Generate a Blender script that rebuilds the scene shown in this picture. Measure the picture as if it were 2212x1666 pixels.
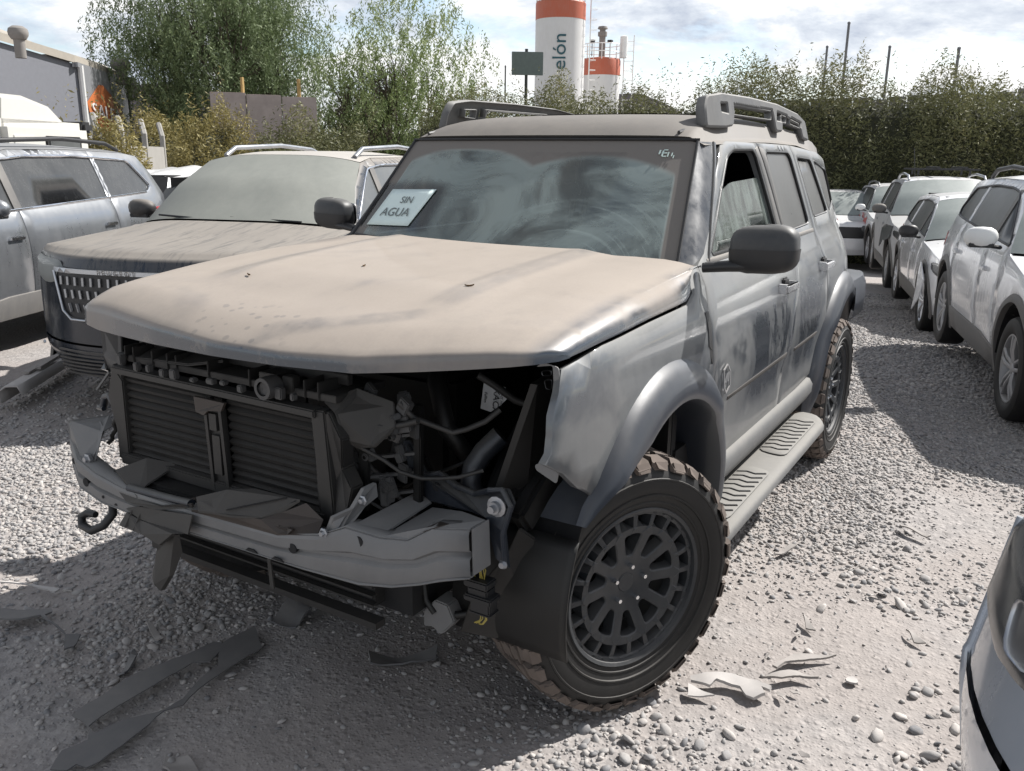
import bpy, bmesh, math, random
import numpy as np
from mathutils import Vector, Matrix, noise as mnoise
from mathutils.geometry import delaunay_2d_cdt
random.seed(7); RNG = np.random.default_rng(7)
R = math.radians; PI = math.pi
scene = bpy.context.scene
for o in list(bpy.data.objects): bpy.data.objects.remove(o)
COL = scene.collection

# ------------------------------------------------ camera, sky, sun, exposure
def vnorm(v): v = np.array(v, float); return v/np.linalg.norm(v)
CAM = np.array([2.3086, 1.7750, 1.6484]); yaw, pitch, roll, fpx = 3.683773, .2596766, .0125501, 1850.22
fw = np.array([math.cos(yaw)*math.cos(pitch), math.sin(yaw)*math.cos(pitch), -math.sin(pitch)])
rt = vnorm(np.cross(fw, [0, 0, 1])); up = np.cross(rt, fw)
Rr = rt*math.cos(roll)+up*math.sin(roll); Uu = -rt*math.sin(roll)+up*math.cos(roll)
cd = bpy.data.cameras.new('camera'); cam = bpy.data.objects.new('camera', cd); COL.objects.link(cam)
M = Matrix(((Rr[0], Uu[0], -fw[0], CAM[0]), (Rr[1], Uu[1], -fw[1], CAM[1]), (Rr[2], Uu[2], -fw[2], CAM[2]), (0, 0, 0, 1)))
cam.matrix_world = M
cd.sensor_width = 36; cd.lens = fpx/2212*36; cd.clip_start = .05; cd.clip_end = 2000
scene.camera = cam
SUN = vnorm([-.85, .48, 1.0]); SUN_EL = math.asin(SUN[2]); SUN_AZ = math.atan2(SUN[0], SUN[1])
sl = bpy.data.lights.new('sun', 'SUN'); sl.energy = 5.0; sl.angle = R(.5); sl.color = (1, .97, .93)
so = bpy.data.objects.new('sun', sl); COL.objects.link(so); so.location = (-20, 12, 25)
so.rotation_euler = Vector(SUN).to_track_quat('Z', 'Y').to_euler()
W = bpy.data.worlds.new('World'); scene.world = W; W.use_nodes = True
nt = W.node_tree; nt.nodes.clear(); N = nt.nodes.new; L = nt.links.new
wo = N('ShaderNodeOutputWorld'); bg = N('ShaderNodeBackground'); sky = N('ShaderNodeTexSky'); sky.sky_type = 'NISHITA'
sky.sun_disc = False; sky.sun_elevation = SUN_EL; sky.sun_rotation = SUN_AZ; sky.air_density = 1.0; sky.dust_density = 1.2
bg.inputs['Strength'].default_value = .12
L(sky.outputs[0], bg.inputs['Color'])
tc = N('ShaderNodeTexCoord'); sp = N('ShaderNodeSeparateXYZ'); L(tc.outputs['Generated'], sp.inputs[0])
# project the view direction on a flat cloud layer
mx = N('ShaderNodeMath'); mx.operation = 'MAXIMUM'; mx.inputs[1].default_value = 0.0; L(sp.outputs['Z'], mx.inputs[0])
ad = N('ShaderNodeMath'); ad.operation = 'ADD'; ad.inputs[1].default_value = .27; L(mx.outputs[0], ad.inputs[0])
dv = []
for ax in ('X', 'Y'):
    d = N('ShaderNodeMath'); d.operation = 'DIVIDE'; L(sp.outputs[ax], d.inputs[0]); L(ad.outputs[0], d.inputs[1]); dv.append(d)
cb = N('ShaderNodeCombineXYZ'); L(dv[0].outputs[0], cb.inputs[0]); L(dv[1].outputs[0], cb.inputs[1])
def wnoise(scale, detail, off, rough=.6, dist=0.0):
    m = N('ShaderNodeMapping'); m.inputs['Location'].default_value = off; L(cb.outputs[0], m.inputs[0])
    n = N('ShaderNodeTexNoise'); n.inputs['Scale'].default_value = scale; n.inputs['Detail'].default_value = detail
    n.inputs['Roughness'].default_value = rough; n.inputs['Distortion'].default_value = dist
    L(m.outputs[0], n.inputs['Vector']); return n
def ramp(src, stops):
    r = N('ShaderNodeValToRGB'); e = r.color_ramp.elements
    while len(e) < len(stops): e.new(.5)
    for k, (p, c) in enumerate(stops): e[k].position = p; e[k].color = (c[0], c[1], c[2], 1)
    L(src, r.inputs[0]); return r
n1 = wnoise(1.9, 9, (3.1, 1.7, 0), .60, .2); n2 = wnoise(2.6, 9, (9.2, 4.4, 2), .62, .2)
cover = ramp(n1.outputs['Fac'], [(.36, (0, 0, 0)), (.50, (1, 1, 1))])
ccol = ramp(n2.outputs['Fac'], [(.34, (.48, .535, .64)), (.45, (.72, .77, .84)), (.54, (1.0, 1.0, 1.0))])
zen = N('ShaderNodeMapRange'); zen.inputs[1].default_value = .26; zen.inputs[2].default_value = .75; zen.inputs[3].default_value = .74; zen.inputs[4].default_value = .27; L(sp.outputs['Z'], zen.inputs[0])
bc = N('ShaderNodeBackground'); L(zen.outputs[0], bc.inputs['Strength']); L(ccol.outputs[0], bc.inputs['Color'])
ms = N('ShaderNodeMixShader'); L(cover.outputs[0], ms.inputs[0]); L(bg.outputs[0], ms.inputs[1]); L(bc.outputs[0], ms.inputs[2])
L(ms.outputs[0], wo.inputs[0])
scene.view_settings.view_transform = 'Standard'; scene.view_settings.look = 'None'
scene.view_settings.exposure = .64; scene.view_settings.gamma = 1
scene.render.engine = 'CYCLES'
try:
    scene.cycles.max_bounces = 8; scene.cycles.transparent_max_bounces = 12
except Exception: pass

# ------------------------------------------------ objects
def tag(o, label=None, cat=None, group=None, kind=None):
    if label: o['label'] = label
    if cat: o['category'] = cat
    if group: o['group'] = group
    if kind: o['kind'] = kind
    return o
def empty(name, loc=(0, 0, 0), rz=0, parent=None):
    o = bpy.data.objects.new(name, None); COL.objects.link(o); o.location = loc; o.rotation_euler = (0, 0, rz)
    o.empty_display_size = .2
    if parent: o.parent = parent
    return o
def link(name, me, m, parent=None, smooth=None):
    if m is not None: me.materials.append(m)
    o = bpy.data.objects.new(name, me); COL.objects.link(o)
    if parent: o.parent = parent
    if smooth:
        me.polygons.foreach_set('use_smooth', [True]*len(me.polygons)); me.set_sharp_from_angle(angle=R(smooth))
    return o
def mesh(name, V, F, m, parent=None, smooth=None):
    me = bpy.data.meshes.new(name); me.from_pydata([tuple(map(float, v)) for v in V], [], [list(map(int, f)) for f in F]); me.update()
    return link(name, me, m, parent, smooth)
def npmesh(name, V, F, m, parent=None, smooth=False, color=None):
    """V (n,3) array, F (k,3|4) array"""
    me = bpy.data.meshes.new(name); V = np.asarray(V, np.float32); F = np.asarray(F, np.int32); k = F.shape[1]
    me.vertices.add(len(V)); me.vertices.foreach_set('co', V.ravel())
    me.loops.add(F.size); me.loops.foreach_set('vertex_index', F.ravel())
    me.polygons.add(len(F)); me.polygons.foreach_set('loop_start', np.arange(0, F.size, k, dtype=np.int32))
    me.polygons.foreach_set('loop_total', np.full(len(F), k, np.int32))
    if smooth: me.polygons.foreach_set('use_smooth', np.ones(len(F), bool))
    me.update(calc_edges=True)
    if color is not None:
        a = me.attributes.new('tone', 'FLOAT', 'POINT'); a.data.foreach_set('value', np.asarray(color, np.float32))
    me.validate()
    return link(name, me, m, parent)

class MB:
    def __init__(s): s.V = []; s.F = []
    def add(s, V, F):
        b = len(s.V); s.V += [tuple(v) for v in V]; s.F += [[b+i for i in f] for f in F]; return s
    def box(s, c, d, rot=None):
        P = []
        for x in (-.5, .5):
            for y in (-.5, .5):
                for z in (-.5, .5):
                    v = Vector((x*d[0], y*d[1], z*d[2]))
                    if rot is not None: v = rot @ v
                    P.append((c[0]+v.x, c[1]+v.y, c[2]+v.z))
        return s.add(P, [(0, 1, 3, 2), (4, 6, 7, 5), (0, 4, 5, 1), (2, 3, 7, 6), (0, 2, 6, 4), (1, 5, 7, 3)])
    def bar(s, a, b, w, h=None, upv=(0, 0, 1)):
        a = Vector(a); b = Vector(b); d = (b-a); l = d.length; d.normalize(); u = Vector(upv)
        if abs(d.dot(u)) > .98: u = Vector((1, 0, 0))
        r = d.cross(u).normalized(); u = r.cross(d)
        h = h or w
        return s.box((a+b)/2, (l, w, h), Matrix((d, r, u)).transposed())
    def tube(s, path, r, n=10, cap=True, squash=1.0):
        P = [Vector(p) for p in path]; rs = r if isinstance(r, (list, tuple)) else [r]*len(P)
        V = []; F = []; prev = None
        for i, p in enumerate(P):
            t = (P[min(i+1, len(P)-1)]-P[max(i-1, 0)]).normalized()
            if prev is None: u = Vector((0, 0, 1)) if abs(t.z) < .9 else Vector((1, 0, 0))
            else: u = prev
            a = t.cross(u).normalized(); u = a.cross(t).normalized(); prev = u
            for k in range(n):
                an = 2*PI*k/n; V.append(p+a*math.cos(an)*rs[i]+u*math.sin(an)*rs[i]*squash)
        for i in range(len(P)-1):
            for k in range(n): F.append((i*n+k, i*n+(k+1) % n, (i+1)*n+(k+1) % n, (i+1)*n+k))
        if cap: F.append(tuple(range(n-1, -1, -1))); F.append(tuple(range((len(P)-1)*n, len(P)*n)))
        return s.add(V, F)
    def lathe(s, prof, c=(0, 0, 0), axis='z', n=32, cap=False):
        V = []; F = []
        for (r, h) in prof:
            for k in range(n):
                a = 2*PI*k/n; p = (r*math.cos(a), r*math.sin(a), h)
                if axis == 'y': p = (p[0], h, p[1])
                if axis == 'x': p = (h, p[0], p[1])
                V.append((c[0]+p[0], c[1]+p[1], c[2]+p[2]))
        for i in range(len(prof)-1):
            for k in range(n): F.append((i*n+k, i*n+(k+1) % n, (i+1)*n+(k+1) % n, (i+1)*n+k))
        if cap: F.append(tuple(range(n))); F.append(tuple(range((len(prof)-1)*n, len(prof)*n)))
        return s.add(V, F)
    def grid(s, rows, closed=False):
        m = len(rows[0]); V = [p for r in rows for p in r]; F = []
        for i in range(len(rows)-1):
            for j in range(m if closed else m-1):
                k = (j+1) % m; F.append((i*m+j, i*m+k, (i+1)*m+k, (i+1)*m+j))
        return s.add(V, F)
    def prism(s, poly, off):
        """3D polygon extruded by vector off"""
        n = len(poly); A = [Vector(p) for p in poly]; B = [p+Vector(off) for p in A]
        return s.add(A+B, [tuple(range(n)), tuple(range(2*n-1, n-1, -1))]+[(i, (i+1) % n, n+(i+1) % n, n+i) for i in range(n)])
    def build(s, name, m, parent=None, smooth=None, bevel=0):
        o = mesh(name, s.V, s.F, m, parent, smooth)
        bm = bmesh.new(); bm.from_mesh(o.data); bmesh.ops.recalc_face_normals(bm, faces=bm.faces)
        if bevel: bmesh.ops.bevel(bm, geom=[e for e in bm.edges if len(e.link_faces) == 2 and e.calc_face_angle(0) > R(35)], offset=bevel, segments=2, affect='EDGES', clamp_overlap=True)
        bm.to_mesh(o.data); bm.free()
        if smooth:
            o.data.polygons.foreach_set('use_smooth', [True]*len(o.data.polygons)); o.data.set_sharp_from_angle(angle=R(smooth))
        return o

# ------------------------------------------------ polygon panels laid on a surface
def resample(poly, s, closed=True):
    out = []; n = len(poly)
    for i in range(n if closed else n-1):
        a = poly[i]; b = poly[(i+1) % n]; d = math.hypot(b[0]-a[0], b[1]-a[1]); k = max(1, int(round(d/s)))
        for j in range(k): out.append((a[0]+(b[0]-a[0])*j/k, a[1]+(b[1]-a[1])*j/k))
    return out
def area(p): return .5*sum(p[i][0]*p[(i+1) % len(p)][1]-p[(i+1) % len(p)][0]*p[i][1] for i in range(len(p)))
def roundpoly(poly, r, k=3):
    out = []; n = len(poly)
    for i in range(n):
        p0, p, p1 = Vector(poly[i-1]), Vector(poly[i]), Vector(poly[(i+1) % n])
        a = p0-p; b = p1-p; t = min(r, a.length*.45, b.length*.45)
        if t < 1e-5: out.append(tuple(p)); continue
        A = p+a.normalized()*t; B = p+b.normalized()*t
        for j in range(k+1):
            u = j/k; q = A*(1-u)**2+p*2*u*(1-u)+B*u*u; out.append((q.x, q.y))
    return out
def inside(P, poly):
    P = np.asarray(P); x, y = P[:, 0], P[:, 1]; c = np.zeros(len(P), bool); n = len(poly)
    for i in range(n):
        x0, y0 = poly[i]; x1, y1 = poly[(i+1) % n]
        if y0 == y1: continue
        m = ((y0 > y) != (y1 > y)); c ^= m & (x < (x1-x0)*(y-y0)/(y1-y0)+x0)
    return c
def pdist(P, poly):
    P = np.asarray(P); d = np.full(len(P), 9e9); n = len(poly)
    for i in range(n):
        a = np.array(poly[i]); b = np.array(poly[(i+1) % n]); ab = b-a; t = np.clip(((P-a)@ab)/max(ab@ab, 1e-12), 0, 1)
        d = np.minimum(d, np.hypot(*(P-a-np.outer(t, ab)).T))
    return d
def offset(poly, e):
    """inset (e>0 shrinks a CCW polygon)"""
    n = len(poly); out = []
    for i in range(n):
        p0, p, p1 = poly[i-1], poly[i], poly[(i+1) % n]
        d0 = vnorm((p[0]-p0[0]+1e-12, p[1]-p0[1])); d1 = vnorm((p1[0]-p[0]+1e-12, p1[1]-p[1]))
        nn = np.array((-(d0[1]+d1[1]), d0[0]+d1[0])); l = np.linalg.norm(nn)
        nn = nn/l if l > 1e-6 else np.array((-d0[1], d0[0])); c = max(.5, nn@np.array((-d0[1], d0[0])))
        out.append((p[0]+nn[0]*e/c, p[1]+nn[1]*e/c))
    return out
def panel(name, outline, surf, m, parent=None, s=.06, thick=.02, rollw=.006, rolld=.004, holes=(), lift=0, angle=38, back=False):
    """surf(u,v)->(x,y,z); a sheet of the polygon's shape on that surface, its rim rolled over and returned inwards"""
    rings = []; 
    for k, poly in enumerate([outline]+list(holes)):
        p = resample(poly, s)
        if (area(p) > 0) != (k == 0): p = p[::-1]
        rings.append(p)
    pts = []; edges = []; ringidx = []; inner = []
    for p in rings:
        b = len(pts); pts += p; n = len(p); edges += [(b+i, b+(i+1) % n) for i in range(n)]; ringidx.append(list(range(b, b+n)))
    nout = len(pts)
    if rollw > 0:
        for p in rings:
            q = offset(p, rollw); pts += q; inner += q
    O = np.array(rings[0]); lo = O.min(0); hi = O.max(0)
    gx = np.arange(lo[0]+s*.5, hi[0], s); gy = np.arange(lo[1]+s*.5, hi[1], s)
    if len(gx) and len(gy):
        Gp = np.array([(x+(.5*s if j % 2 else 0), y) for j, y in enumerate(gy) for x in gx])
        ok = inside(Gp, rings[0]) & (pdist(Gp, rings[0]) > rollw+.45*s)
        for h in rings[1:]: ok &= ~inside(Gp, h) & (pdist(Gp, h) > rollw+.45*s)
        pts += [tuple(g) for g in Gp[ok]]
    res = delaunay_2d_cdt([Vector(p) for p in pts], edges, [], 0, 1e-6)
    vo, eo, fo, ov = res[0], res[1], res[2], res[3]
    cen = np.array([[sum(vo[i][0] for i in f)/len(f), sum(vo[i][1] for i in f)/len(f)] for f in fo])
    ok = inside(cen, rings[0])
    for h in rings[1:]: ok &= ~inside(cen, h)
    F = [list(f) for f, k in zip(fo, ok) if k]
    new = {}
    for i, src in enumerate(ov):
        for q in src: new[q] = i
    def nrm(u, v):
        e = .004; a = np.array(surf(u+e, v))-np.array(surf(u-e, v)); b = np.array(surf(u, v+e))-np.array(surf(u, v-e))
        n = np.cross(a, b); l = np.linalg.norm(n); return n/l if l > 1e-12 else np.array((0, 0, 1.))
    mc = np.mean(rings[0], 0); n0 = nrm(*mc); p0 = np.array(surf(*mc)); k0 = int(np.argmax(np.abs(n0)))
    flip = -1 if (k0 == 1 and n0[1]*p0[1] < 0) or (k0 == 2 and n0[2] < 0) or (k0 == 0 and back) else 1
    V = []; Nn = []
    isout = set(new[q] for q in range(nout))
    for i, p in enumerate(vo):
        n = nrm(p[0], p[1])*flip; Nn.append(n); V.append(np.array(surf(p[0], p[1]))+n*(lift-(rolld if i in isout and rollw > 0 else 0)))
    for r in ringidx:
        ids = [new[q] for q in r]; b = len(V); n = len(ids)
        for i in ids: V.append(V[i]-Nn[i]*thick)
        for i in range(n): F.append([ids[(i+1) % n], ids[i], b+i, b+(i+1) % n])
    if flip < 0: F = [f[::-1] for f in F]
    return mesh(name, V, F, m, parent, angle)
def clip_poly(poly, x, keep_less):
    out = []; n = len(poly)
    for i in range(n):
        a = poly[i]; b = poly[(i+1) % n]; ia = (a[0] <= x) == keep_less; ib = (b[0] <= x) == keep_less
        if ia: out.append(a)
        if ia != ib:
            t = (x-a[0])/(b[0]-a[0]); out.append((x, a[1]+(b[1]-a[1])*t))
    return out
def clipx(poly, x0, x1):
    p = clip_poly(poly, x1, True)
    return clip_poly(p, x0, False) if p else []
def text(name, s, size, mat_, parent=None, extrude=.002, align='CENTER', space=1.0):
    cu = bpy.data.curves.new(name, 'FONT'); cu.body = s; cu.size = size; cu.extrude = extrude; cu.align_x = align; cu.align_y = 'CENTER'; cu.space_character = space
    cu.resolution_u = 4
    t = bpy.data.objects.new(name+'_curve', cu); COL.objects.link(t)
    dg = bpy.context.evaluated_depsgraph_get(); me = bpy.data.meshes.new_from_object(t.evaluated_get(dg)); bpy.data.objects.remove(t)
    me.name = name; me.materials.clear()
    return link(name, me, mat_, parent)
def frame_on(o, origin, xdir, ydir):
    """place o's local x,y axes along xdir,ydir at origin"""
    x = Vector(xdir).normalized(); y = Vector(ydir); z = x.cross(y).normalized(); y = z.cross(x)
    o.matrix_basis = Matrix(((x.x, y.x, z.x, origin[0]), (x.y, y.y, z.y, origin[1]), (x.z, y.z, z.z, origin[2]), (0, 0, 0, 1)))
    return o
def smooth_interp(xs, ys, w=.03):
    xs = np.array(xs, float); ys = np.array(ys, float); o = np.argsort(xs); xs = xs[o]; ys = ys[o]
    def f(v): return float(np.mean(np.interp([v-w, v-w/2, v, v+w/2, v+w], xs, ys)))
    return f
def arc(cx, cz, r, a0, a1, n, rz=None):
    rz = rz or r
    return [(cx+r*math.cos(R(a0+(a1-a0)*i/n)), cz+rz*math.sin(R(a0+(a1-a0)*i/n))) for i in range(n+1)]
# ------------------------------------------------ materials
MATS = {}
class NT:
    def __init__(s, name):
        s.m = bpy.data.materials.new(name); s.m.use_nodes = True; s.t = s.m.node_tree; s.p = s.t.nodes['Principled BSDF']; s.out = s.t.nodes['Material Output']
    def n(s, t, **k):
        x = s.t.nodes.new('ShaderNode'+t)
        for a, b in k.items(): setattr(x, a, b)
        return x
    def l(s, a, b): s.t.links.new(a, b)
    def coord(s, kind='Object'): return s.n('TexCoord').outputs[kind]
    def noise(s, scale, detail=4, rough=.55, vec=None, stretch=None, dist=0):
        n = s.n('TexNoise'); n.inputs['Scale'].default_value = scale; n.inputs['Detail'].default_value = detail; n.inputs['Roughness'].default_value = rough
        n.inputs['Distortion'].default_value = dist
        v = vec or s.coord()
        if stretch:
            mp = s.n('Mapping'); mp.inputs['Scale'].default_value = stretch; s.l(v, mp.inputs[0]); v = mp.outputs[0]
        s.l(v, n.inputs['Vector']); return n.outputs['Fac']
    def math(s, op, a, b=None, c=None, clamp=False):
        x = s.n('Math', operation=op, use_clamp=clamp)
        for i, v in enumerate((a, b, c)):
            if v is None: continue
            if isinstance(v, (int, float)): x.inputs[i].default_value = v
            else: s.l(v, x.inputs[i])
        return x.outputs[0]
    def rng(s, v, a, b, c=0., d=1.):
        x = s.n('MapRange'); x.interpolation_type = 'SMOOTHSTEP'; s.l(v, x.inputs[0])
        for i, q in enumerate((a, b, c, d)): x.inputs[1+i].default_value = q
        return x.outputs[0]
    def mix(s, f, a, b):
        x = s.n('Mix', data_type='RGBA')
        if isinstance(f, (int, float)): x.inputs[0].default_value = f
        else: s.l(f, x.inputs[0])
        for i, v in ((6, a), (7, b)):
            if isinstance(v, (tuple, list)): x.inputs[i].default_value = (*v[:3], 1)
            else: s.l(v, x.inputs[i])
        return x.outputs[2]
    def bump(s, h, strength=.3, dist=.01):
        b = s.n('Bump'); b.inputs['Strength'].default_value = strength; b.inputs['Distance'].default_value = dist; s.l(h, b.inputs['Height']); s.l(b.outputs[0], s.p.inputs['Normal']); return b
    def set(s, **k):
        for a, v in k.items():
            i = s.p.inputs[a.replace('_', ' ')]
            if isinstance(v, (int, float)): i.default_value = v
            elif isinstance(v, (tuple, list)): i.default_value = (*v[:3], 1)
            else: s.l(v, i)
        return s
    def upness(s):
        g = s.n('NewGeometry'); x = s.n('SeparateXYZ'); s.l(g.outputs['Normal'], x.inputs[0]); return x.outputs['Z']
    def xyz(s, kind='Object'):
        x = s.n('SeparateXYZ'); s.l(s.coord(kind), x.inputs[0]); return x.outputs
DUST = (.29, .262, .23)
def plain(name, col, rough=.6, metal=0., var=.25, scale=9, bump=0, bscale=60):
    t = NT(name); f = t.noise(scale, 5)
    lo = tuple(c*(1-var) for c in col); hi = tuple(min(1, c*(1+var)) for c in col)
    t.set(Base_Color=t.mix(f, lo, hi), Roughness=t.math('ADD', t.math('MULTIPLY', f, .2), rough-.1), Metallic=metal)
    if bump: t.bump(t.noise(bscale, 4), bump, .004)
    return t.m
def dusty(name, col, rough=.28, metal=.5, base=.12, upk=.75, nz=.5, dust=DUST, streak=.25, coat=.0, drough=.85, hook=None):
    """paint under settled dust: more of it on upward faces, streaked down the sides"""
    t = NT(name); z = t.upness(); up_ = t.rng(z, .15, .95)
    a = t.noise(2.2, 6, .6); b = t.noise(38, 3, .6); st = t.noise(6, 4, .6, stretch=(3.0, 3.0, .35))
    d = t.math('MULTIPLY', up_, upk); d = t.math('ADD', d, base)
    d = t.math('ADD', d, t.math('MULTIPLY', t.math('SUBTRACT', a, .5), nz))
    d = t.math('ADD', d, t.math('MULTIPLY', t.math('SUBTRACT', st, .5), streak))
    d = t.math('ADD', d, t.math('MULTIPLY', t.math('SUBTRACT', b, .5), .12), clamp=True)
    if hook: d = hook(t, d)
    dc = t.mix(t.math('ADD', t.math('MULTIPLY', t.noise(5, 4), .6), t.math('MULTIPLY', t.noise(140, 3, .7), .4)), tuple(c*.80 for c in dust), tuple(c*1.16 for c in dust))
    t.set(Base_Color=t.mix(d, col, dc), Roughness=t.math('ADD', t.math('MULTIPLY', d, drough-rough), rough), Metallic=t.math('MULTIPLY', t.math('SUBTRACT', 1., d), metal))
    t.bump(t.noise(220, 3), .04, .002)
    if coat: t.set(Coat_Weight=t.math('MULTIPLY', t.math('SUBTRACT', 1.15, d), coat, clamp=True), Coat_Roughness=.07)
    return t.m
def glassy(name, col=(.02, .025, .03), dustf=.35, dust=(.30, .31, .29), rough=.06, streaks=0):
    """tinted pane seen from outside, with a film of dust"""
    t = NT(name); a = t.noise(3.5, 6, .65); b = t.noise(60, 3); st = t.noise(5, 4, .6, stretch=(4, 4, .3))
    d = t.math('ADD', t.math('MULTIPLY', t.math('SUBTRACT', a, .5), .35), dustf)
    d = t.math('ADD', d, t.math('MULTIPLY', t.math('SUBTRACT', st, .5), .2+streaks))
    d = t.math('ADD', d, t.math('MULTIPLY', t.math('SUBTRACT', b, .5), .12), clamp=True)
    t.set(Base_Color=t.mix(d, col, dust), Roughness=t.math('ADD', t.math('MULTIPLY', d, .7), rough), IOR=1.5)
    return t.m
def leafmat(name, a, b, c):
    t = NT(name); at = t.n('Attribute', attribute_name='tone'); f = at.outputs['Fac']
    col = t.mix(t.rng(f, 0., .55), a, b); col = t.mix(t.rng(f, .55, 1.), col, c)
    t.set(Base_Color=col, Roughness=.65)
    tr = t.n('BsdfTranslucent'); t.l(col, tr.inputs[0]); mxs = t.n('MixShader'); mxs.inputs[0].default_value = .25
    t.l(t.p.outputs[0], mxs.inputs[1]); t.l(tr.outputs[0], mxs.inputs[2]); t.l(mxs.outputs[0], t.out.inputs[0])
    return t.m
M_black = plain('black_plastic', (.018, .018, .019), .5, var=.3)
M_blackdust = dusty('dusty_black_plastic', (.020, .020, .022), .45, 0, .10, .55, .3, streak=.2)
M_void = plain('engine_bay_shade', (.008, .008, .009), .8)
M_greydust = dusty('dusty_grey_trim', (.055, .056, .058), .5, 0, .22, .6, .35)
M_chrome = plain('chrome', (.75, .76, .78), .18, 1., var=.05)
M_steel = dusty('dusty_primer_steel', (.105, .112, .122), .38, .5, .42, .42, .5, dust=(.245, .238, .23))
M_darksteel = dusty('dark_steel', (.02, .026, .038), .3, .4, .06, .45, .3, dust=(.2, .19, .17))
M_alu = plain('alloy', (.45, .46, .48), .32, .9, var=.12)
M_aludirty = dusty('dirty_alloy', (.40, .41, .43), .35, .8, .25, .3, .4)
M_rubber = dusty('tyre_rubber', (.009, .0088, .0086), .62, 0, -.02, .22, .2, dust=(.14, .125, .11))
M_tread = plain('dusty_tread', (.125, .102, .088), .95, var=.55, scale=14)
M_rim = dusty('dark_rim_paint', (.028, .032, .037), .42, .2, .06, .35, .25, dust=(.22, .21, .2))
M_white = plain('white_paint', (.74, .74, .72), .4, var=.06)
M_paper = plain('paper', (.66, .77, .75), .8, var=.03)
M_ink = plain('black_ink', (.03, .03, .035), .7, var=.02)
M_grass = None
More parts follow.
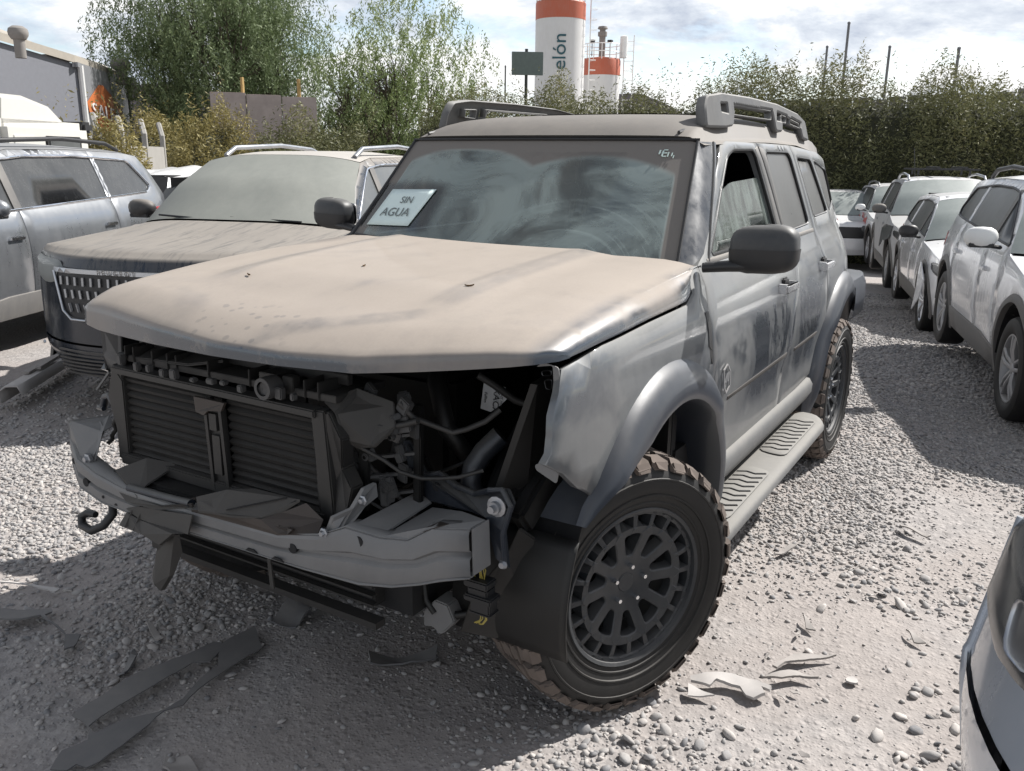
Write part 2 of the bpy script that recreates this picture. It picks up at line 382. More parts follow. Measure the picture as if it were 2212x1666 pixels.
# ------------------------------------------------ wheels (axle along local y, outer face at +y)
def rim_windows(r0, r1, n, w0, w1, ph=0, rd=.01):
    out = []
    for k in range(n):
        a = 2*PI*k/n+ph; e = Vector((math.cos(a), math.sin(a))); t = Vector((-e.y, e.x))
        P = [e*r0-t*w0, e*r1*math.cos(w1/r1)-t*w1, e*(r1*1.02), e*r1*math.cos(w1/r1)+t*w1, e*r0+t*w0]
        out.append(roundpoly([tuple(p) for p in P], rd, 3))
    return out
def offroad_wheel(parent, loc, rz, name='wheel'):
    w = empty(name, loc, rz, parent)
    RO, RB, HW = .372, .352, .118
    prof = [(.222, -.095), (.232, -.108), (.25, -.112), (.29, -.124), (.325, -.120), (.345, -.108), (RB, -.092), (RB+.003, 0), (RB, .092), (.345, .108), (.325, .120), (.318, .1225), (.3165, .1255), (.312, .1255), (.3105, .1235), (.29, .124), (.272, .1185), (.2705, .1215), (.266, .1210), (.2645, .1165), (.25, .112), (.247, .1145), (.243, .1135), (.2415, .1105), (.232, .108), (.222, .095), (.21, .06), (.21, -.06), (.222, -.095)]
    MB().lathe(prof, axis='y', n=72).build('tyre', M_rubber, w, 28)
    tr = MB(); n = 34
    def P(th, y, r): return (r*math.cos(th), y, r*math.sin(th))
    rnd = random.Random(3)
    def block(poly, r0, r1, rr=None):
        poly = [(t_+rnd.uniform(-.006, .006), y_+rnd.uniform(-.002, .002)) for t_, y_ in poly]; r1 = r1-rnd.uniform(0, .003)
        k = len(poly); V = [P(t, y, r0) for t, y in poly]+[P(t, y, (r1 if rr is None else r1-rr*max(0, (abs(y)-.08)/.04)**2*.02)) for t, y in poly]
        tr.add(V, [tuple(range(k, 2*k))]+[(i, (i+1) % k, k+(i+1) % k, k+i) for i in range(k)])
    for k in range(n):
        t = 2*PI*k/n; d = 2*PI/n
        for s in (-1, 1):
            o = t+(.5*d if s > 0 else 0); big = (k % 2 == 0)
            y1 = .122 if big else .112
            block([(o-d*.40, s*.070), (o-d*.28, s*.088), (o-d*.42, s*.108), (o-d*.36, s*y1), (o+d*.33, s*y1), (o+d*.40, s*.104), (o+d*.26, s*.088), (o+d*.36, s*.066)], .335, RO-.003, 1)
            # shoulder lug running down the sidewall
            e = .010 if big else .004
            V = [P(o-d*.34, s*.112, RO-.012), P(o+d*.31, s*.112, RO-.012), P(o+d*.25, s*(.122+e*.4), .338), P(o-d*.28, s*(.122+e*.4), .338 if big else .345), P(o-d*.34, s*.09, RO-.03), P(o+d*.31, s*.09, RO-.03)]
            tr.add(V, [(0, 1, 2, 3), (0, 3, 4), (1, 5, 2), (0, 4, 5, 1)])
            j = t+.25*d*s
            block([(j-d*.42, s*.036), (j-d*.30, s*.048), (j-d*.44, s*.060), (j+d*.22, s*.064), (j+d*.40, s*.052), (j+d*.26, s*.040), (j+d*.36, s*.028), (j-d*.2, s*.026)], .34, RO)
        block([(t-d*.30, -.022), (t-d*.44, -.004), (t-d*.22, .006), (t-d*.34, .021), (t+d*.30, .023), (t+d*.44, .004), (t+d*.24, -.006), (t+d*.34, -.020)], .34, RO)
    tr.build('tread', M_tread, w)
    yf = .098
    def rs(u, v):
        r = math.hypot(u, v); y = yf-.004-.032*(1-min(1, r/.165))**1.0+(.004 if r > .17 else 0)
        return (u, y, v)
    out = [(.221*math.cos(2*PI*i/72), .221*math.sin(2*PI*i/72)) for i in range(72)]
    hol = rim_windows(.083, .150, 10, .010, .030, PI/10, .010)
    for k in range(20):
        a0 = 2*PI*(k+.12)/20; a1 = 2*PI*(k+.88)/20
        hol.append([(.174*math.cos(a0), .174*math.sin(a0)), (.207*math.cos(a0), .207*math.sin(a0)), (.209*math.cos((a0+a1)/2), .209*math.sin((a0+a1)/2)), (.207*math.cos(a1), .207*math.sin(a1)), (.174*math.cos(a1), .174*math.sin(a1))])
    rm = panel('rim', out, rs, M_rim, w, s=.022, thick=.035, rollw=.0035, rolld=.003, holes=hol, angle=30)
    MB().lathe([(.224, yf+.004), (.231, yf+.010), (.228, yf+.014), (.219, yf+.010), (.214, yf-.01), (.209, yf-.05), (.205, -.09)], axis='y', n=72).build('rim_lip', M_rim, rm, 50)
    MB().lathe([(.0, yf-.085), (.16, yf-.085), (.165, yf-.1), (.16, yf-.12), (.0, yf-.12)], axis='y', n=40).build('brake_disc', M_void, w, 40)
    MB().lathe([(0, yf-.028), (.026, yf-.028), (.030, yf-.034), (.034, yf-.05)], axis='y', n=24).build('centre_cap', M_rim, rm, 40)
    for k in range(5):
        a = 2*PI*k/5+.4; b = MB(); c = (.053*math.cos(a), yf-.018, .053*math.sin(a))
        b.lathe([(0, .010), (.006, .010), (.0075, .004), (.0075, -.01)], c=c, axis='y', n=6); b.build('lug_nut', M_chrome, w)
    return w
def road_wheel(parent, loc, rz, r=.34, hw=.105, spokes=5, style='alloy', m=None, name='wheel', twist=.0, dbl=True):
    w = empty(name, loc, rz, parent); ri = r*.66
    prof = [(ri, -hw*.85), (ri+.02, -hw), (r*.86, -hw*1.08), (r*.96, -hw*.95), (r, -hw*.7), (r+.001, 0), (r, hw*.7), (r*.96, hw*.95), (r*.86, hw*1.08), (ri+.02, hw), (ri, hw*.85), (ri-.012, 0), (ri, -hw*.85)]
    MB().lathe(prof, axis='y', n=56).build('tyre', M_rubber, w, 40)
    yf = hw*.8
    rim = MB().lathe([(ri+.002, yf+.012), (ri-.008, yf+.012), (ri-.016, yf), (ri-.02, -hw*.5)], axis='y', n=56)
    for k in range(spokes):
        a = 2*PI*k/spokes+.3
        for s in ((-1, 1) if dbl else (0,)):
            a1 = a+s*.16+twist
            P0 = Vector((.03*math.cos(a+s*.5), yf-.015, .03*math.sin(a+s*.5))); P1 = Vector(((ri-.008)*math.cos(a1), yf+.004, (ri-.008)*math.sin(a1)))
            t = Vector((-math.sin(a1), 0, math.cos(a1))); w0 = .016 if dbl else .028; w1 = .012 if dbl else .022
            mid = (P0+P1)/2+Vector((0, .012, 0))
            V = []
            for p, ww in ((P0, w0), (mid, (w0+w1)/2), (P1, w1)):
                V += [p-t*ww, p-t*ww*.5+Vector((0, .008, 0)), p+t*ww*.5+Vector((0, .008, 0)), p+t*ww, p+t*ww*.8-Vector((0, .03, 0)), p-t*ww*.8-Vector((0, .03, 0))]
            F = []
            for i in range(2):
                for j in range(6): F.append((i*6+j, i*6+(j+1) % 6, (i+1)*6+(j+1) % 6, (i+1)*6+j))
            rim.add(V, F)
    rim.lathe([(0, yf), (.03, yf-.002), (.045, yf-.014), (.05, yf-.04)], axis='y', n=24)
    rim.build('rim', m or M_aludirty, w, 35)
    MB().lathe([(0, -.01), (ri-.02, -.01), (ri-.02, -.03)], axis='y', n=40).build('brake_disc', M_void, w)
    return w
# ------------------------------------------------ the wrecked grey SUV in the middle
def hook_hood(t, d):
    o = t.xyz(); ax = t.math('ABSOLUTE', o['Y'])
    # two rubbed tracks along the bonnet's raised edges
    k = t.math('MULTIPLY', t.rng(ax, .365, .40), t.rng(ax, .455, .49, 1., 0.))
    fx = t.math('MULTIPLY', t.rng(o['X'], .50, .40), 1.0)
    nn = t.noise(7, 5, .6, stretch=(1, 4, 1))
    k = t.math('MULTIPLY', t.math('MULTIPLY', k, fx), t.rng(nn, .25, .60, .5, 1.))
    d = t.math('SUBTRACT', d, t.math('MULTIPLY', k, .22))
    # the front lip, wiped and streaked
    lip = t.math('MULTIPLY', t.rng(o['Z'], 1.175, 1.150), t.rng(o['Y'], -.75, -.45)); lip = t.math('MULTIPLY', lip, t.rng(o['Y'], .55, .30))
    d = t.math('SUBTRACT', d, t.math('MULTIPLY', lip, t.rng(t.noise(14, 5, .65), .30, .62, .15, .70)))
    # a broad smear running back from the lip to the right hand track
    qx = t.math('ADD', t.math('MULTIPLY', o['Y'], .52), t.math('MULTIPLY', o['X'], .85)); sm = t.math('ABSOLUTE', t.math('SUBTRACT', qx, t.math('ADD', .655, t.math('MULTIPLY', t.noise(3, 3), .05))))
    sm = t.math('MULTIPLY', t.rng(sm, .02, .055, 1., 0.), t.math('MULTIPLY', t.rng(o['Y'], .02, .10), t.rng(o['Y'], .48, .40)))
    d = t.math('SUBTRACT', d, t.math('MULTIPLY', sm, t.rng(t.noise(9, 5), .3, .7, .05, .35)))
    sp_ = t.n('TexVoronoi'); sp_.inputs['Scale'].default_value = 26; t.l(t.coord(), sp_.inputs['Vector'])
    spm = t.math('MULTIPLY', t.rng(sp_.outputs['Distance'], .22, .30, 1., 0.), t.math('MULTIPLY', t.rng(o['X'], .58, .66), t.math('MULTIPLY', t.rng(o['Y'], -.30, -.15), t.rng(o['Y'], .22, .08))))
    d = t.math('SUBTRACT', d, t.math('MULTIPLY', spm, .22))
    sd = t.math('MULTIPLY', t.rng(ax, .765, .82), .62)
    d = t.math('SUBTRACT', d, t.math('MULTIPLY', sd, t.rng(t.noise(3, 4), .35, .6)))
    wp = t.math('MULTIPLY', t.rng(t.noise(1.7, 3, dist=.8), .56, .70), .25)
    return t.math('SUBTRACT', d, wp, clamp=True)
def hook_side(t, d):
    o = t.xyz()
    # hand smears on the doors that laid the dark paint bare
    sm = t.noise(4.2, 9, .72, stretch=(1.2, 1, .55), dist=.9); reg = t.math('MULTIPLY', t.rng(o['X'], -.75, -1.1), t.rng(o['Z'], .66, .80)); reg = t.math('MULTIPLY', reg, t.rng(o['Z'], 1.16, 1.04))
    reg = t.math('MULTIPLY', reg, t.rng(o['X'], -2.2, -1.9))
    d = t.math('SUBTRACT', d, t.math('MULTIPLY', reg, t.rng(sm, .42, .66, 0., .8)))
    f = t.noise(2.5, 5, .6, dist=.5); d = t.math('SUBTRACT', d, t.math('MULTIPLY', t.rng(f, .52, .66), .35))
    return t.math('ADD', d, t.rng(o['Z'], .75, .45, 0., .35), clamp=True)
PAINT = (.062, .073, .088)
HOODDUST = (.312, .270, .231)
M_hood = dusty('dusty_grey_bonnet', PAINT, .22, .55, .42, .60, .30, dust=HOODDUST, coat=.5, hook=hook_hood)
M_body = dusty('dusty_grey_paint', PAINT, .24, .5, .44, .45, .60, dust=(.225, .223, .212), coat=.8, hook=hook_side)
M_roof = dusty('dusty_dark_roof', (.05, .055, .062), .3, .2, .30, .50, .3, dust=(.205, .185, .162))
M_pil = dusty('dusty_gloss_pillar', (.025, .028, .032), .2, .2, .30, .5, .5, dust=(.28, .26, .235))
M_flare = dusty('flare_grey', (.024, .029, .039), .38, .0, .0, .24, .4, dust=(.125, .122, .118), coat=.15)
M_win = glassy('dusty_side_glass', (.016, .018, .02), .40, (.20, .195, .185))
M_board = dusty('dusty_running_board', (.06, .07, .085), .45, .2, .45, .45, .45, dust=(.235, .225, .205))
def screen_mat():
    """windscreen: thin green pane; dust film left outside the wiper arcs, painted cloud wisps inside"""
    t = NT('windscreen_glass'); o = t.xyz()
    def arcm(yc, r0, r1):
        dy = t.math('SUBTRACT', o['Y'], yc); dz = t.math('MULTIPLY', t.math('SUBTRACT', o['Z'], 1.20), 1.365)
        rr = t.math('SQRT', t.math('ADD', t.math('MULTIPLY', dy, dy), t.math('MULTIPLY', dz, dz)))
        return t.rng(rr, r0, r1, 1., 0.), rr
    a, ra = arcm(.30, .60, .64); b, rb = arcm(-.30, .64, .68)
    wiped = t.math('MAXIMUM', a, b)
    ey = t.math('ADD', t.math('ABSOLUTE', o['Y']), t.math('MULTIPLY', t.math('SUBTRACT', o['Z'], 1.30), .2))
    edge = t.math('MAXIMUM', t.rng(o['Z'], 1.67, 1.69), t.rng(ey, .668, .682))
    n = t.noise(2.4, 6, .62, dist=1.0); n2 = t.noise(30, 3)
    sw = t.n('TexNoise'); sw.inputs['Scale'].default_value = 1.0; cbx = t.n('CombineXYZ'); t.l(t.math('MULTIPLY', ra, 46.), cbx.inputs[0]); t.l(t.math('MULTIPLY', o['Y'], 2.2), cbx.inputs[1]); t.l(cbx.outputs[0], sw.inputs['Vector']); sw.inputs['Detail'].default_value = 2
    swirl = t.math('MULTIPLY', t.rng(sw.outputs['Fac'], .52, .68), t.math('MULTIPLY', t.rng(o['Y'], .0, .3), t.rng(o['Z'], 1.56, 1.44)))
    d = t.math('ADD', t.math('MULTIPLY', t.math('SUBTRACT', 1., wiped), .60), t.rng(n, .36, .62, .10, .50))  # noise term: thin film whose wisps paint cloud reflections into the wiped glass
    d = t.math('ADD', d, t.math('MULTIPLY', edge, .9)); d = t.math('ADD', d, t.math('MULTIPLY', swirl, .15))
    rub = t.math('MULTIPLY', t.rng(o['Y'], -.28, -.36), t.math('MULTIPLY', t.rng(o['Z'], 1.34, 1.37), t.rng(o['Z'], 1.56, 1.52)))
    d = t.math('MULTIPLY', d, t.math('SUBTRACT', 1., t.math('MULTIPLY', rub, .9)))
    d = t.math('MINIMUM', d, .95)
    tr = t.n('BsdfTransparent'); tr.inputs[0].default_value = (.80, .93, .88, 1); gl = t.n('BsdfGlossy'); gl.inputs['Roughness'].default_value = .03
    fr = t.n('Fresnel'); fr.inputs[0].default_value = 2.3; m1 = t.n('MixShader'); t.l(fr.outputs[0], m1.inputs[0]); t.l(tr.outputs[0], m1.inputs[1]); t.l(gl.outputs[0], m1.inputs[2])
    t.set(Base_Color=t.mix(t.math('MULTIPLY', wiped, t.math('SUBTRACT', 1., edge)), (.175, .16, .145), (.40, .48, .46)), Roughness=.8)  # pale teal of the wiped area stands in for reflected sky
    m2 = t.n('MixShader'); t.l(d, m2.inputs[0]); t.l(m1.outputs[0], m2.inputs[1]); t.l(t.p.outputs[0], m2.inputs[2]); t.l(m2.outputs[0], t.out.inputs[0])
    return t.m
def thin_glass(name, tint, dustf):
    t = NT(name); tr = t.n('BsdfTransparent'); tr.inputs[0].default_value = (*tint, 1); gl = t.n('BsdfGlossy'); gl.inputs['Roughness'].default_value = .03
    fr = t.n('Fresnel'); fr.inputs[0].default_value = 1.45; m1 = t.n('MixShader'); t.l(fr.outputs[0], m1.inputs[0]); t.l(tr.outputs[0], m1.inputs[1]); t.l(gl.outputs[0], m1.inputs[2])
    t.set(Base_Color=(.20, .24, .22), Roughness=.8); m2 = t.n('MixShader'); f = t.rng(t.noise(6, 5, stretch=(3, 3, .5)), .3, .7, max(0, dustf-.2), dustf+.2)
    t.l(f, m2.inputs[0]); t.l(m1.outputs[0], m2.inputs[1]); t.l(t.p.outputs[0], m2.inputs[2]); t.l(m2.outputs[0], t.out.inputs[0]); return t.m
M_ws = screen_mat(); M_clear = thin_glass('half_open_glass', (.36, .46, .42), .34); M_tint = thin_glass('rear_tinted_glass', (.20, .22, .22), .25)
M_cloth = plain('seat_cloth', (.035, .038, .042), .9)
M_dash = plain('dashboard_plastic', (.05, .052, .055), .7)

bz = smooth_interp([.3, .45, .6, .79, .83, 1.0, 1.12, 1.20, 1.27, 1.326, 1.52, 1.66, 1.73, 1.80], [.85, .875, .886, .891, .905, .902, .888, .862, .825, .800, .742, .697, .668, .60], .015)
def BY(x, z):
    y = bz(z)
    if x > .2: y -= .24*(x-.2)**2
    if x < -2.55: y -= .20*(x+2.55)**2
    return y
M_tail = plain('red_lamp', (.25, .01, .012), .2)
suv = empty('wrecked_suv')
tag(suv, 'dusty grey four wheel drive with its front bumper, grille and headlights torn off', 'car')
def side_surf(s, k=0): return lambda u, v: (u, s*(BY(u, v)+k), v)
def both(fn):
    for s in (1, -1): fn(s)
ARCF = (-.06, .44, .505); ARCR = (-2.70, .44, .505)
seamA = [(-.505, 1.305), (-.500, 1.235), (-.462, 1.175), (-.462, .99), (-.545, .70), (-.566, .55)]
def build_side(s):
    sf = side_surf(s)
    fen = [(.535, 1.160), (.34, 1.186), (.03, 1.198), (-.28, 1.205), (-.372, 1.232), (-.395, 1.285), (-.44, 1.303)]+seamA+arc(*ARCF, 172, 38, 16)+[(.50, .85), (.56, .905), (.628, .945), (.608, .965), (.592, 1.057)]
    f = panel('front_fender', fen, sf, M_body, suv, s=.06, thick=.02)
    # door frames with their window openings
    w1 = roundpoly([(-.66, 1.322), (-.93, 1.54), (-1.10, 1.665), (-1.20, 1.69), (-1.50, 1.695), (-1.585, 1.33)], .035)
    d1 = [(x-.006, z) for x, z in seamA[:-1]]+[(-.575, .56), (-1.480, .56), (-1.497, .70), (-1.565, 1.02), (-1.650, 1.17), (-1.660, 1.33), (-1.565, 1.728), (-1.15, 1.726), (-1.06, 1.708), (-.93, 1.612), (-.60, 1.335)]
    a = panel('front_door', d1, sf, M_body, suv, s=.055, thick=.03, holes=[w1])
    w2 = roundpoly([(-1.705, 1.335), (-1.665, 1.69), (-2.09, 1.69), (-2.185, 1.35)], .035)
    arcr = [p for p in arc(*ARCR, 12, 74, 8)]
    d2 = [(-1.486, .56), (-1.503, .70), (-1.571, 1.02), (-1.656, 1.17), (-1.666, 1.33), (-1.571, 1.728), (-2.14, 1.728), (-2.245, 1.36), (-2.25, 1.12), (-2.27, .80+.06)]
    d2 += [p for p in reversed(arcr) if p[0] > -2.27 and p[1] > .56]
    b = panel('rear_door', d2, sf, M_body, suv, s=.055, thick=.03, holes=[w2])
    w3 = roundpoly([(-2.315, 1.375), (-2.21, 1.67), (-2.50, 1.66), (-2.66, 1.385)], .03); w4 = roundpoly([(-2.72, 1.39), (-2.56, 1.655), (-3.00, 1.60), (-3.10, 1.42)], .03)
    arq = [p for p in arc(*ARCR, 30, 170, 14) if p[0] < -2.275]
    q = [(-2.146, 1.728), (-2.251, 1.36), (-2.256, 1.12), (-2.276, .862)]+arq+[(-3.19, .60), (-3.40, .62), (-3.42, 1.0), (-3.41, 1.36), (-3.30, 1.63), (-2.73, 1.70)]
    c = panel('quarter_panel', q, sf, M_body, suv, s=.055, thick=.03, holes=[w3, w4])
    for par, hole, mm, nm in ((b, w2, M_win, 'window_glass'), (c, w3, M_win, 'window_glass'), (c, w4, M_win, 'window_glass')):
        panel(nm, offset(hole if area(hole) > 0 else hole[::-1], -.012), side_surf(s, -.012), M_win, par, s=.09, thick=.004, rollw=0)
        # rubber seal
        h = hole if area(hole) > 0 else hole[::-1]
        MB().tube([(x, s*(BY(x, z)-.006), z) for x, z in h+h[:2]], .007, 6, False).build('seal', M_black, par, 60)
    # half lowered front pane
    if s > 0:
        g = roundpoly([(-.66, 1.322), (-.80, 1.43), (-.96, 1.53), (-1.12, 1.565), (-1.54, 1.58), (-1.585, 1.33)], .04)
        panel('window_glass', g, side_surf(s, -.022), M_clear, a, s=.08, thick=.004, rollw=0)
    else:
        panel('window_glass', w1, side_surf(s, -.02), M_tint, a, s=.1, thick=.004, rollw=0)
    MB().tube([(x, s*(BY(x, z)-.006), z) for x, z in w1+w1[:2]], .008, 6, False).build('seal', M_black, a, 60)
    # black gloss centre pillar trims
    panel('pillar_trim', [(-1.592, 1.335), (-1.512, 1.70), (-1.560, 1.712), (-1.652, 1.335)], side_surf(s, .003), M_pil, a, s=.06, thick=.004, rollw=.003, rolld=.002)
    panel('pillar_trim', [(-1.672, 1.335), (-1.578, 1.712), (-1.655, 1.70), (-1.698, 1.34)], side_surf(s, .003), M_pil, b, s=.06, thick=.004, rollw=.003, rolld=.002)
    # belt strip, lower moulding
    for par, x0, x1 in ((a, -.60, -1.645), (b, -1.675, -2.235)):
        panel('belt_strip', [(x0, 1.300), (x0, 1.318), (x1, 1.326), (x1, 1.308)], side_surf(s, .003), M_greydust, par, s=.1, thick=.008, rollw=.003, rolld=.002)
        x0_ = x0+(.03 if par is b else -.06); x1_ = x1+(.14 if par is a else .14)
        panel('door_moulding', [(x0_, .800), (x0_, .822), (x1_, .828), (x1_, .806)], side_surf(s, .0005), M_mould, par, s=.1, thick=.006, rollw=.002, rolld=.001)
    # handles with the dark recess behind
    for par, hx, hz in ((a, -1.42, 1.13), (b, -2.20, 1.15)):
        y = BY(hx, hz)
        h = MB(); h.box((hx, s*(y+.034), hz), (.185, .012, .036)).box((hx+.078, s*(y+.014), hz), (.034, .045, .040)).box((hx-.082, s*(y+.014), hz), (.022, .045, .034)); h.build('door_handle', M_chromed, par, 40, bevel=.006)
        MB().box((hx-.01, s*(y-.004), hz+.014), (.075, .02, .05)).build('handle_recess', M_black, par, bevel=.008)
    # narrow vent in front of the door
    v = MB(); 
    for k, (x0, x1, z0, z1) in enumerate([(-.418, -.448, .99, 1.165)]):
        pass
    panel('side_vent', [(-.412, 1.165), (-.412, 1.05), (-.440, .985), (-.452, .985), (-.448, 1.165)], side_surf(s, .003), M_black, f, s=.05, thick=.006, rollw=.003)
    # wheel flares
    for (cx, cz, r), a0, a1, par_name in ((ARCF, 29, 188, 'f'), (ARCR, -8, 176, 'r')):
        rows = []; n = 34
        for i in range(n+1):
            an = R(a0+(a1-a0)*i/n); row = []
            fade = min(1, i/2.5, (n-i)/2.0); fade = .35+.65*fade
            for rr, yo in ((.628, -.006), (.615, .018), (.590, .034), (.560, .046), (.530, .052), (.508, .044), (.498, .020), (.497, -.04), (.50, -.12)):
                rr = .605+(rr-.605)*min(1, .10+i*.13) if par_name == 'f' else rr
                x = cx+rr*math.cos(an); z = cz+rr*math.sin(an)
                row.append((x, s*(BY(x, max(z, .45))+(yo*fade if yo > 0 else yo)), z))
            rows.append(row)
        MB().grid(rows).build('wheel_flare', M_flare, suv, 40)
        # inner arch
        rows = [[(cx+.51*math.cos(R(t)), s*y, cz+.51*math.sin(R(t))) for y in (.84, .70, .52)] for t in range(24 if par_name == 'f' else 0, 181, 12)]
        MB().grid(rows).build('wheel_well', M_void if par_name == 'f' else M_void, suv, 40)
    # door sill tube and running board
    rows = [[(x, s*y, z) for y, z in ((.86, .60), (.892, .585), (.906, .555), (.905, .515), (.885, .475), (.84, .455), (.78, .46))] for x in (-.58, -.60, -1.0, -1.45, -1.455, -1.46, -2.05, -2.12)]
    MB().grid(rows).build('sill', M_board, suv, 50)
    prof = [(.80, .395), (.84, .415), (.86, .420), (.98, .418), (1.005, .412), (1.018, .398), (1.018, .375), (1.000, .358), (.95, .352), (.82, .36)]
    rows = []
    for x in [-.30, -.34, -.42, -.8, -1.2, -1.6, -1.92, -1.99, -2.03]:
        e = 0
        if x < -1.9: e = min(1, (abs(x)-1.9)/.13)**2*.05
        if x > -.42: e = ((x+.42)/.12)**2*.05
        rows.append([(x, s*(y-e*(1 if y > .9 else -.6)), z) for y, z in prof])
    rb = MB().grid(rows, True); k = len(prof); rb.F.append(list(range(k))); rb.F.append(list(range((len(rows)-1)*k, len(rows)*k))); rb = rb.build('running_board', M_board, suv, 45)
    for x0, x1 in ((-.50, -1.06), (-1.30, -1.90)):
        poly = roundpoly([(x0, .862), (x0+.02, .985), (x1+.0, .985), (x1-.02, .90), (x1+.02, .862)], .05)
        pd = panel('tread_pad', poly, lambda u, v: (u, s*v, .4215 if s > 0 else .4215), M_board, rb, s=.08, thick=.002, rollw=.004, rolld=.002, lift=.005*(1 if s < 0 else 1))
        nn = 9
        for q in range(nn):
            g = MB()
            xx = x0-.06+(x1-x0+.12)*q/(nn-1); zz = .4285
            g.bar((xx+.02, s*.868, zz), (xx, s*.905, zz), .005, .003); g.bar((xx, s*.905, zz), (xx+.012, s*.94, zz), .006, .003); g.bar((xx+.012, s*.94, zz), (xx-.012, s*.978, zz), .009, .003)
            g.build('tread_groove', M_black, pd)
    # mirror
    m = empty('side_mirror', (-.52 if s > 0 else -.62, 1.022 if s > 0 else -.93, 1.372 if s > 0 else 1.40), 0, suv)
    m.scale = (.85, .80, .80) if s < 0 else (.95, .93, .93)
    rows = []
    for i in range(13):
        ph = -PI/2+PI*i/12; row = []
        for j in range(24):
            th = 2*PI*j/24; ce = lambda q, e: math.copysign(abs(q)**e, q)
            row.append((.060*ce(math.cos(ph), .7)*ce(math.cos(th), .55), s*(.118*ce(math.cos(ph), .55)*ce(math.sin(th), .6)+.002), .083*ce(math.sin(ph), .62)+.004*math.sin(th)))
        rows.append(row)
    cap = MB().grid(rows, True); cap.build('mirror_cap', M_mirror, m, 60)
    rows2 = [[(p[0]*1.06+.002, p[1]*1.02, -.086 if z0 == 0 else (-.006 if z0 == 2 else -.02)) for p in rows[6 if z0 else 3]] for z0 in (0, 1, 2)]
    lo = MB().grid([[(p[0]*1.035, p[1]*1.025, p[2]*1.04) for p in r] for r in rows[1:7]], True); lo.build('mirror_shell', M_black, m, 60)
    MB().tube([(.045, -s*.20, -.075), (.03, -s*.12, -.066), (.012, -s*.02, -.058)], [.030, .033, .036], 12, squash=.62).build('mirror_arm', M_black, m, 50)
    panel('mirror_glass', roundpoly([(-.10, -.06), (.10, -.065), (.10, .055), (-.095, .06)], .03), lambda u, v: (-.064, u, v), M_chrome, m, s=.05, thick=.003, rollw=0)
M_chromed = dusty('dusty_bright_handle', (.62, .63, .65), .2, .9, .10, .25, .3)
M_mirror = dusty('mirror_cap_black', (.025, .027, .03), .42, 0, .02, .33, .25, streak=.05, dust=(.25, .24, .22))
M_mould = plain('dirty_moulding', (.045, .040, .036), .8)
both(build_side)
# small hexagonal badge low on the driver's door
bd = MB(); sb = side_surf(1, .006); hx = [(-.56, .94), (-.60, .955), (-.635, .925), (-.640, .87), (-.60, .85), (-.575, .875)]
for i in range(6): bd.bar(sb(*hx[i]), sb(*hx[(i+1) % 6]), .005, .004, (0, 1, 0))
for k in range(3): bd.bar(sb(-.575-.02*k, .89+.0*k), sb(-.60-.012*k, .925), .007, .003, (0, 1, 0))
bd.build('door_badge', M_aludirty, [o for o in suv.children if o.name == 'front_door'][0])

# bonnet
fy = [-.86, -.84, -.79, -.71, -.58, -.36, -.07, .18, .40, .555, .66, .755, .81, .845, .86]
fx = [.655, .677, .703, .716, .740, .778, .812, .812, .780, .726, .684, .626, .572, .535, .50]
fz = [1.140, 1.128, 1.118, 1.110, 1.112, 1.118, 1.127, 1.133, 1.137, 1.151, 1.162, 1.170, 1.174, 1.177, 1.182]
Hx = smooth_interp([-.6, -.45, -.29, .13, .30, .50, .62, .70, .76, .82, .9], [1.330, 1.326, 1.321, 1.296, 1.281, 1.258, 1.238, 1.220, 1.203, 1.180, 1.15], .03)
def Dy(a): return float(np.interp(a, [0, .60, .70, .76, .80], [0, .002, .007, .016, .028]))
zlow = smooth_interp([-.46, -.40, -.34, -.28, .03, .34, .5, .6], [1.300, 1.285, 1.232, 1.213, 1.205, 1.193, 1.181, 1.160], .012)
ks = [math.sin(PI/2*i/9) for i in range(1, 10)]
cols = [(-1, 1-i/9) for i in range(0, 9)]+[(0, y) for y in np.linspace(-.80, .80, 65)]+[(1, i/9) for i in range(1, 10)]
qd = [(0, 0.), (.001, .28), (.002, .50), (.005, .63), (.013, .72), (.032, .81), (.065, .905), (.11, 1.)]
def hood_xyz(col, x, front=False):
    sd, v = col
    if sd == 0:
        a = abs(v); b = .016*float(np.interp(a, [.36, .41, .47, .53], [1, 1.15, .5, 0]))*float(np.interp(x, [.36, .52], [1, 0]))
        return v, Hx(x)-Dy(a)+b+(.006*max(0, min(1, -v/.4)))
    k = v*PI/2; zt = Hx(x)-Dy(.80)+(.006 if sd < 0 else 0); zb_ = zlow(x)+.004; ys_ = BY(x, zb_)+.005
    return sd*(.80+(ys_-.80)*math.sin(k)), zb_+(zt-zb_)*math.cos(k)
rows = []
def colx(col): 
    sd, v = col; y = v if sd == 0 else sd*(.80+.058*math.sin(v*PI/2)); return y, float(np.interp(y, fy, fx)), float(np.interp(y, fy, fz))
for d, q in qd:
    r = []
    for col in cols:
        yy, xf, zl = colx(col); x = xf-d; y, zt = hood_xyz(col, x); r.append((x, y, zl+(max(zt, zl+.002)-zl)*q))
    rows.append(r)
for k in range(1, 27):
    r = []
    for col in cols:
        yy, xf, zl = colx(col); xr = -.395-.11*(yy/.8)**2; x = xf-.11+(xr-xf+.11)*k/26; y, z = hood_xyz(col, x); r.append((x, y, z))
    rows.append(r)
hb = MB().grid(rows)
m = len(cols); last = rows[-1]; hb.grid([last, [(p[0]-.004, p[1], p[2]-.02) for p in last]])
first = rows[0]; hb.grid([first, [(p[0]-.03, p[1]*.985, p[2]+.012) for p in first], [(p[0]-.10, p[1]*.95, p[2]+.02) for p in first]])
hood = hb.build('bonnet', M_hood, suv, 62)
ins = MB().grid([[(r[j][0]-.02, r[j][1]*.95, r[j][2]-.035) for j in range(3, m-3, 3)] for r in rows[5::4]])
ins.build('bonnet_underside', M_void, hood)

